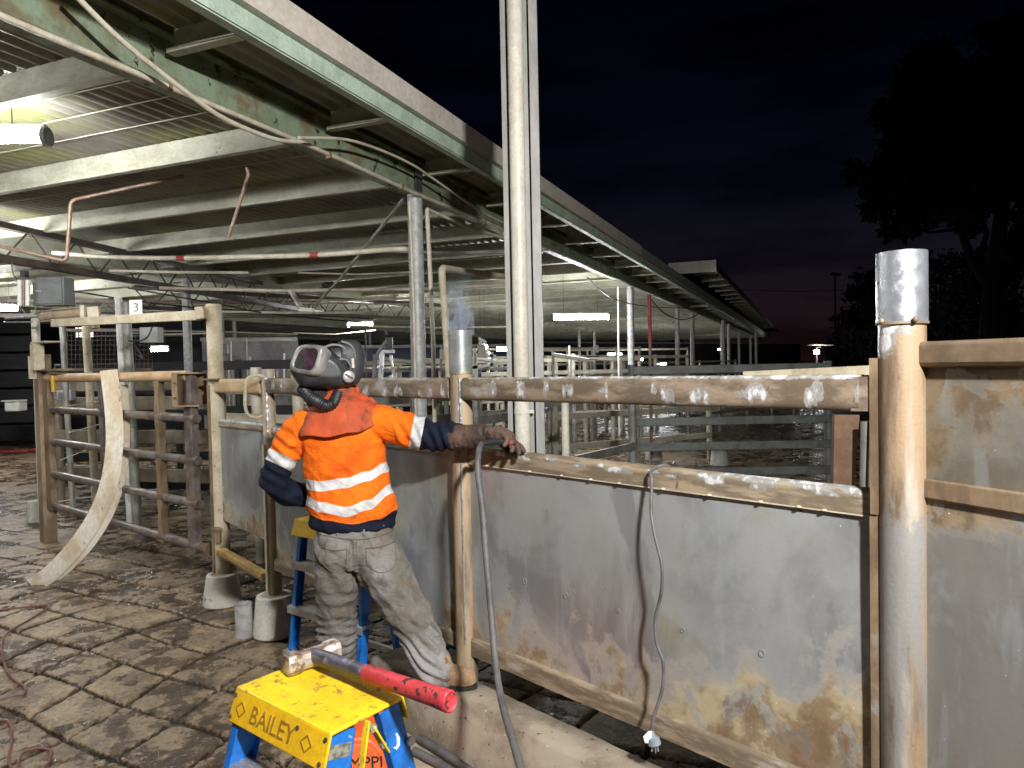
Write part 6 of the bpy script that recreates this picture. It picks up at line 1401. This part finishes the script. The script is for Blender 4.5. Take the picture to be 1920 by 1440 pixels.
# ---- gloves: palm, thumb and four separate fingers
def hand(b, wrist, fwd, up_, side, scale=1., curls=(.7, .8, .9, 1.0), thumb=1):
    fwd = V(fwd).normalized(); side = V(side); side = (side - fwd * side.dot(fwd)).normalized(); dn = fwd.cross(side); dn = dn if dn.z < 0 else -dn
    chain(b, [wrist, wrist + fwd * .045 * scale, wrist + fwd * .085 * scale], [.030 * scale, .034 * scale, .030 * scale], sx=1.25, up=dn)
    for i, (L_, cu) in enumerate(zip((.072, .082, .077, .060), curls)):
        o_ = (i - 1.5) * .0215 * scale; p = wrist + fwd * (.086 - abs(i - 1.2) * .004) * scale + side * o_; dr_ = fwd; pts = [p - fwd * .02 * scale, p]; a = 0.
        for s_, fr in enumerate((.45, .32, .25)):
            a += cu * (.75 if s_ else .6); dr_ = fwd * cos(a) + dn * sin(a) + side * (i - 1.5) * .06; p = p + dr_ * L_ * fr * scale; pts.append(p)
        chain(b, pts, [.0125 * scale, .0128 * scale, .0118 * scale, .0108 * scale, .0092 * scale], n=10, k=3)
    t0 = wrist + fwd * .025 * scale - side * .028 * scale * thumb; t1 = t0 + (fwd * .5 - side * .8 * thumb + dn * .3).normalized() * .035 * scale; t2 = t1 + (fwd * .85 - side * .1 * thumb + dn * .6).normalized() * .032 * scale; t3 = t2 + (fwd * .75 + side * .3 * thumb + dn * .6).normalized() * .026 * scale
    chain(b, [t0, t1, t2, t3], [.017 * scale, .0155 * scale, .014 * scale, .011 * scale], n=10, k=3)
M_leather = mat('burnt_brown_leather', (.105, .062, .044), (.05, .031, .024), .75, 0, 9, spots=((.28, .09, .04), 11, .60, .72), bump=.4, bscale=45)
b = MB(); W_ = at(918, 812, 3.09); HD_ = (at(965, 824, 3.02) - W_).normalized()
chain(b, [at(850, 820, 3.20), at(878, 819, 3.16), at(900, 815, 3.12), at(922, 813, 3.09)], [.058, .052, .046, .036]); hand(b, W_, HD_, None, V((.45, -.85, .15)), 1.12, (.25, .5, .65, .8), 1)
gl, gbv = remesh('glove', b, .0045, M_leather, per, 3, lambda p, n_: .0035 * ridge(nz3(p, (30, 30, 16), 3)) * (1 if px_of(p)[0] < 925 else .3) + .002 * nz3(p, (60, 60, 60)), label='brown leather gauntlet glove on the right hand')
b = MB(); b.path([at(921, 812, 3.09) + (V((0, cos(a), sin(a)))) * .041 + V((.012 * sin(a), 0, 0)) for a in [2 * pi * i / 24 for i in range(25)]], .006, 8, sx=2.2); obj('wrist_strap', b, M_black, gl)
b = MB(); W3 = at(640, 905, PD + .24); hand(b, W3, (.7, .45, .25), None, V((.5, -.6, -.3)), 1.1, (.8, .9, .9, .9), -1); chain(b, [at(610, 925, PD + .2), W3], [.045, .036]); remesh('glove', b, .006, M_leather, per, 2)
# electrode holder in the glove
eh = thing('welding_torch', 'small dark welding torch held in the brown glove at the panel edge', 'torch', at(945, 828, 3.02)); b = MB(); b.path([at(903, 832, 3.02), at(925, 828, 3.01), at(948, 828, 3.0), at(966, 834, 2.98)], [.012, .014, .012, .007], 12); obj('handle', b, M_blackgloss, eh)
b = MB(); b.path([at(957, 830, 2.99), at(962, 833, 2.985)], .012, 10); obj('ring', b, M_red, eh)
# ---- boots
M_boot = mat('tan_work_boot', (.34, .22, .125), (.22, .14, .08), .8, 0, 9, spots=((.11, .075, .05), 13, .6, .7), bump=.4, bscale=50)
def boot(ank, fwd, zs, label=None, L=.20):
    fwd = V(fwd).normalized(); b = MB(); g_ = V((ank.x, ank.y, zs)); chain(b, [ank + V((0, 0, .05)), g_ + V((0, 0, .07)) - fwd * .01], [.052, .052]); chain(b, [g_ + V((0, 0, .045)) - fwd * .04, g_ + V((0, 0, .05)) + fwd * .04, g_ + V((0, 0, .042)) + fwd * .12, g_ + V((0, 0, .038)) + fwd * L], [.046, .05, .045, .035], sx=.92)
    b2 = MB()
    bt, _ = remesh('boot', b, .006, M_boot, per, 3, lambda p, n_: .002 * nz3(p, (40, 40, 40)), label=label)
    sd_ = V((-fwd.y, fwd.x, 0)); outl = []
    for i in range(28):
        a = 2 * pi * i / 28; u = cos(a); f = (L - .045) / 2 + ((L + .125) / 2) * u; w_ = (.050 if u > 0 else .040) * (1 if u < .7 else .92) - (.008 * exp(-((u + .1) / .3) ** 2)); outl.append(g_ + fwd * f + sd_ * sin(a) * w_)
    b2.loft([outl, [p + V((0, 0, .016)) for p in outl]], smooth=True); b2.v = [v + V((0, 0, .001)) for v in b2.v]; obj('sole', b2, M_black, bt, sharp=40)
boot(V((RA.x + .02, RA.y, RA.z)), (.80, -.15, 0), .362, None, .13)
boot(V((LA.x, LA.y + .0, LA.z)), (-.1, 1, 0), .262, None, .16)
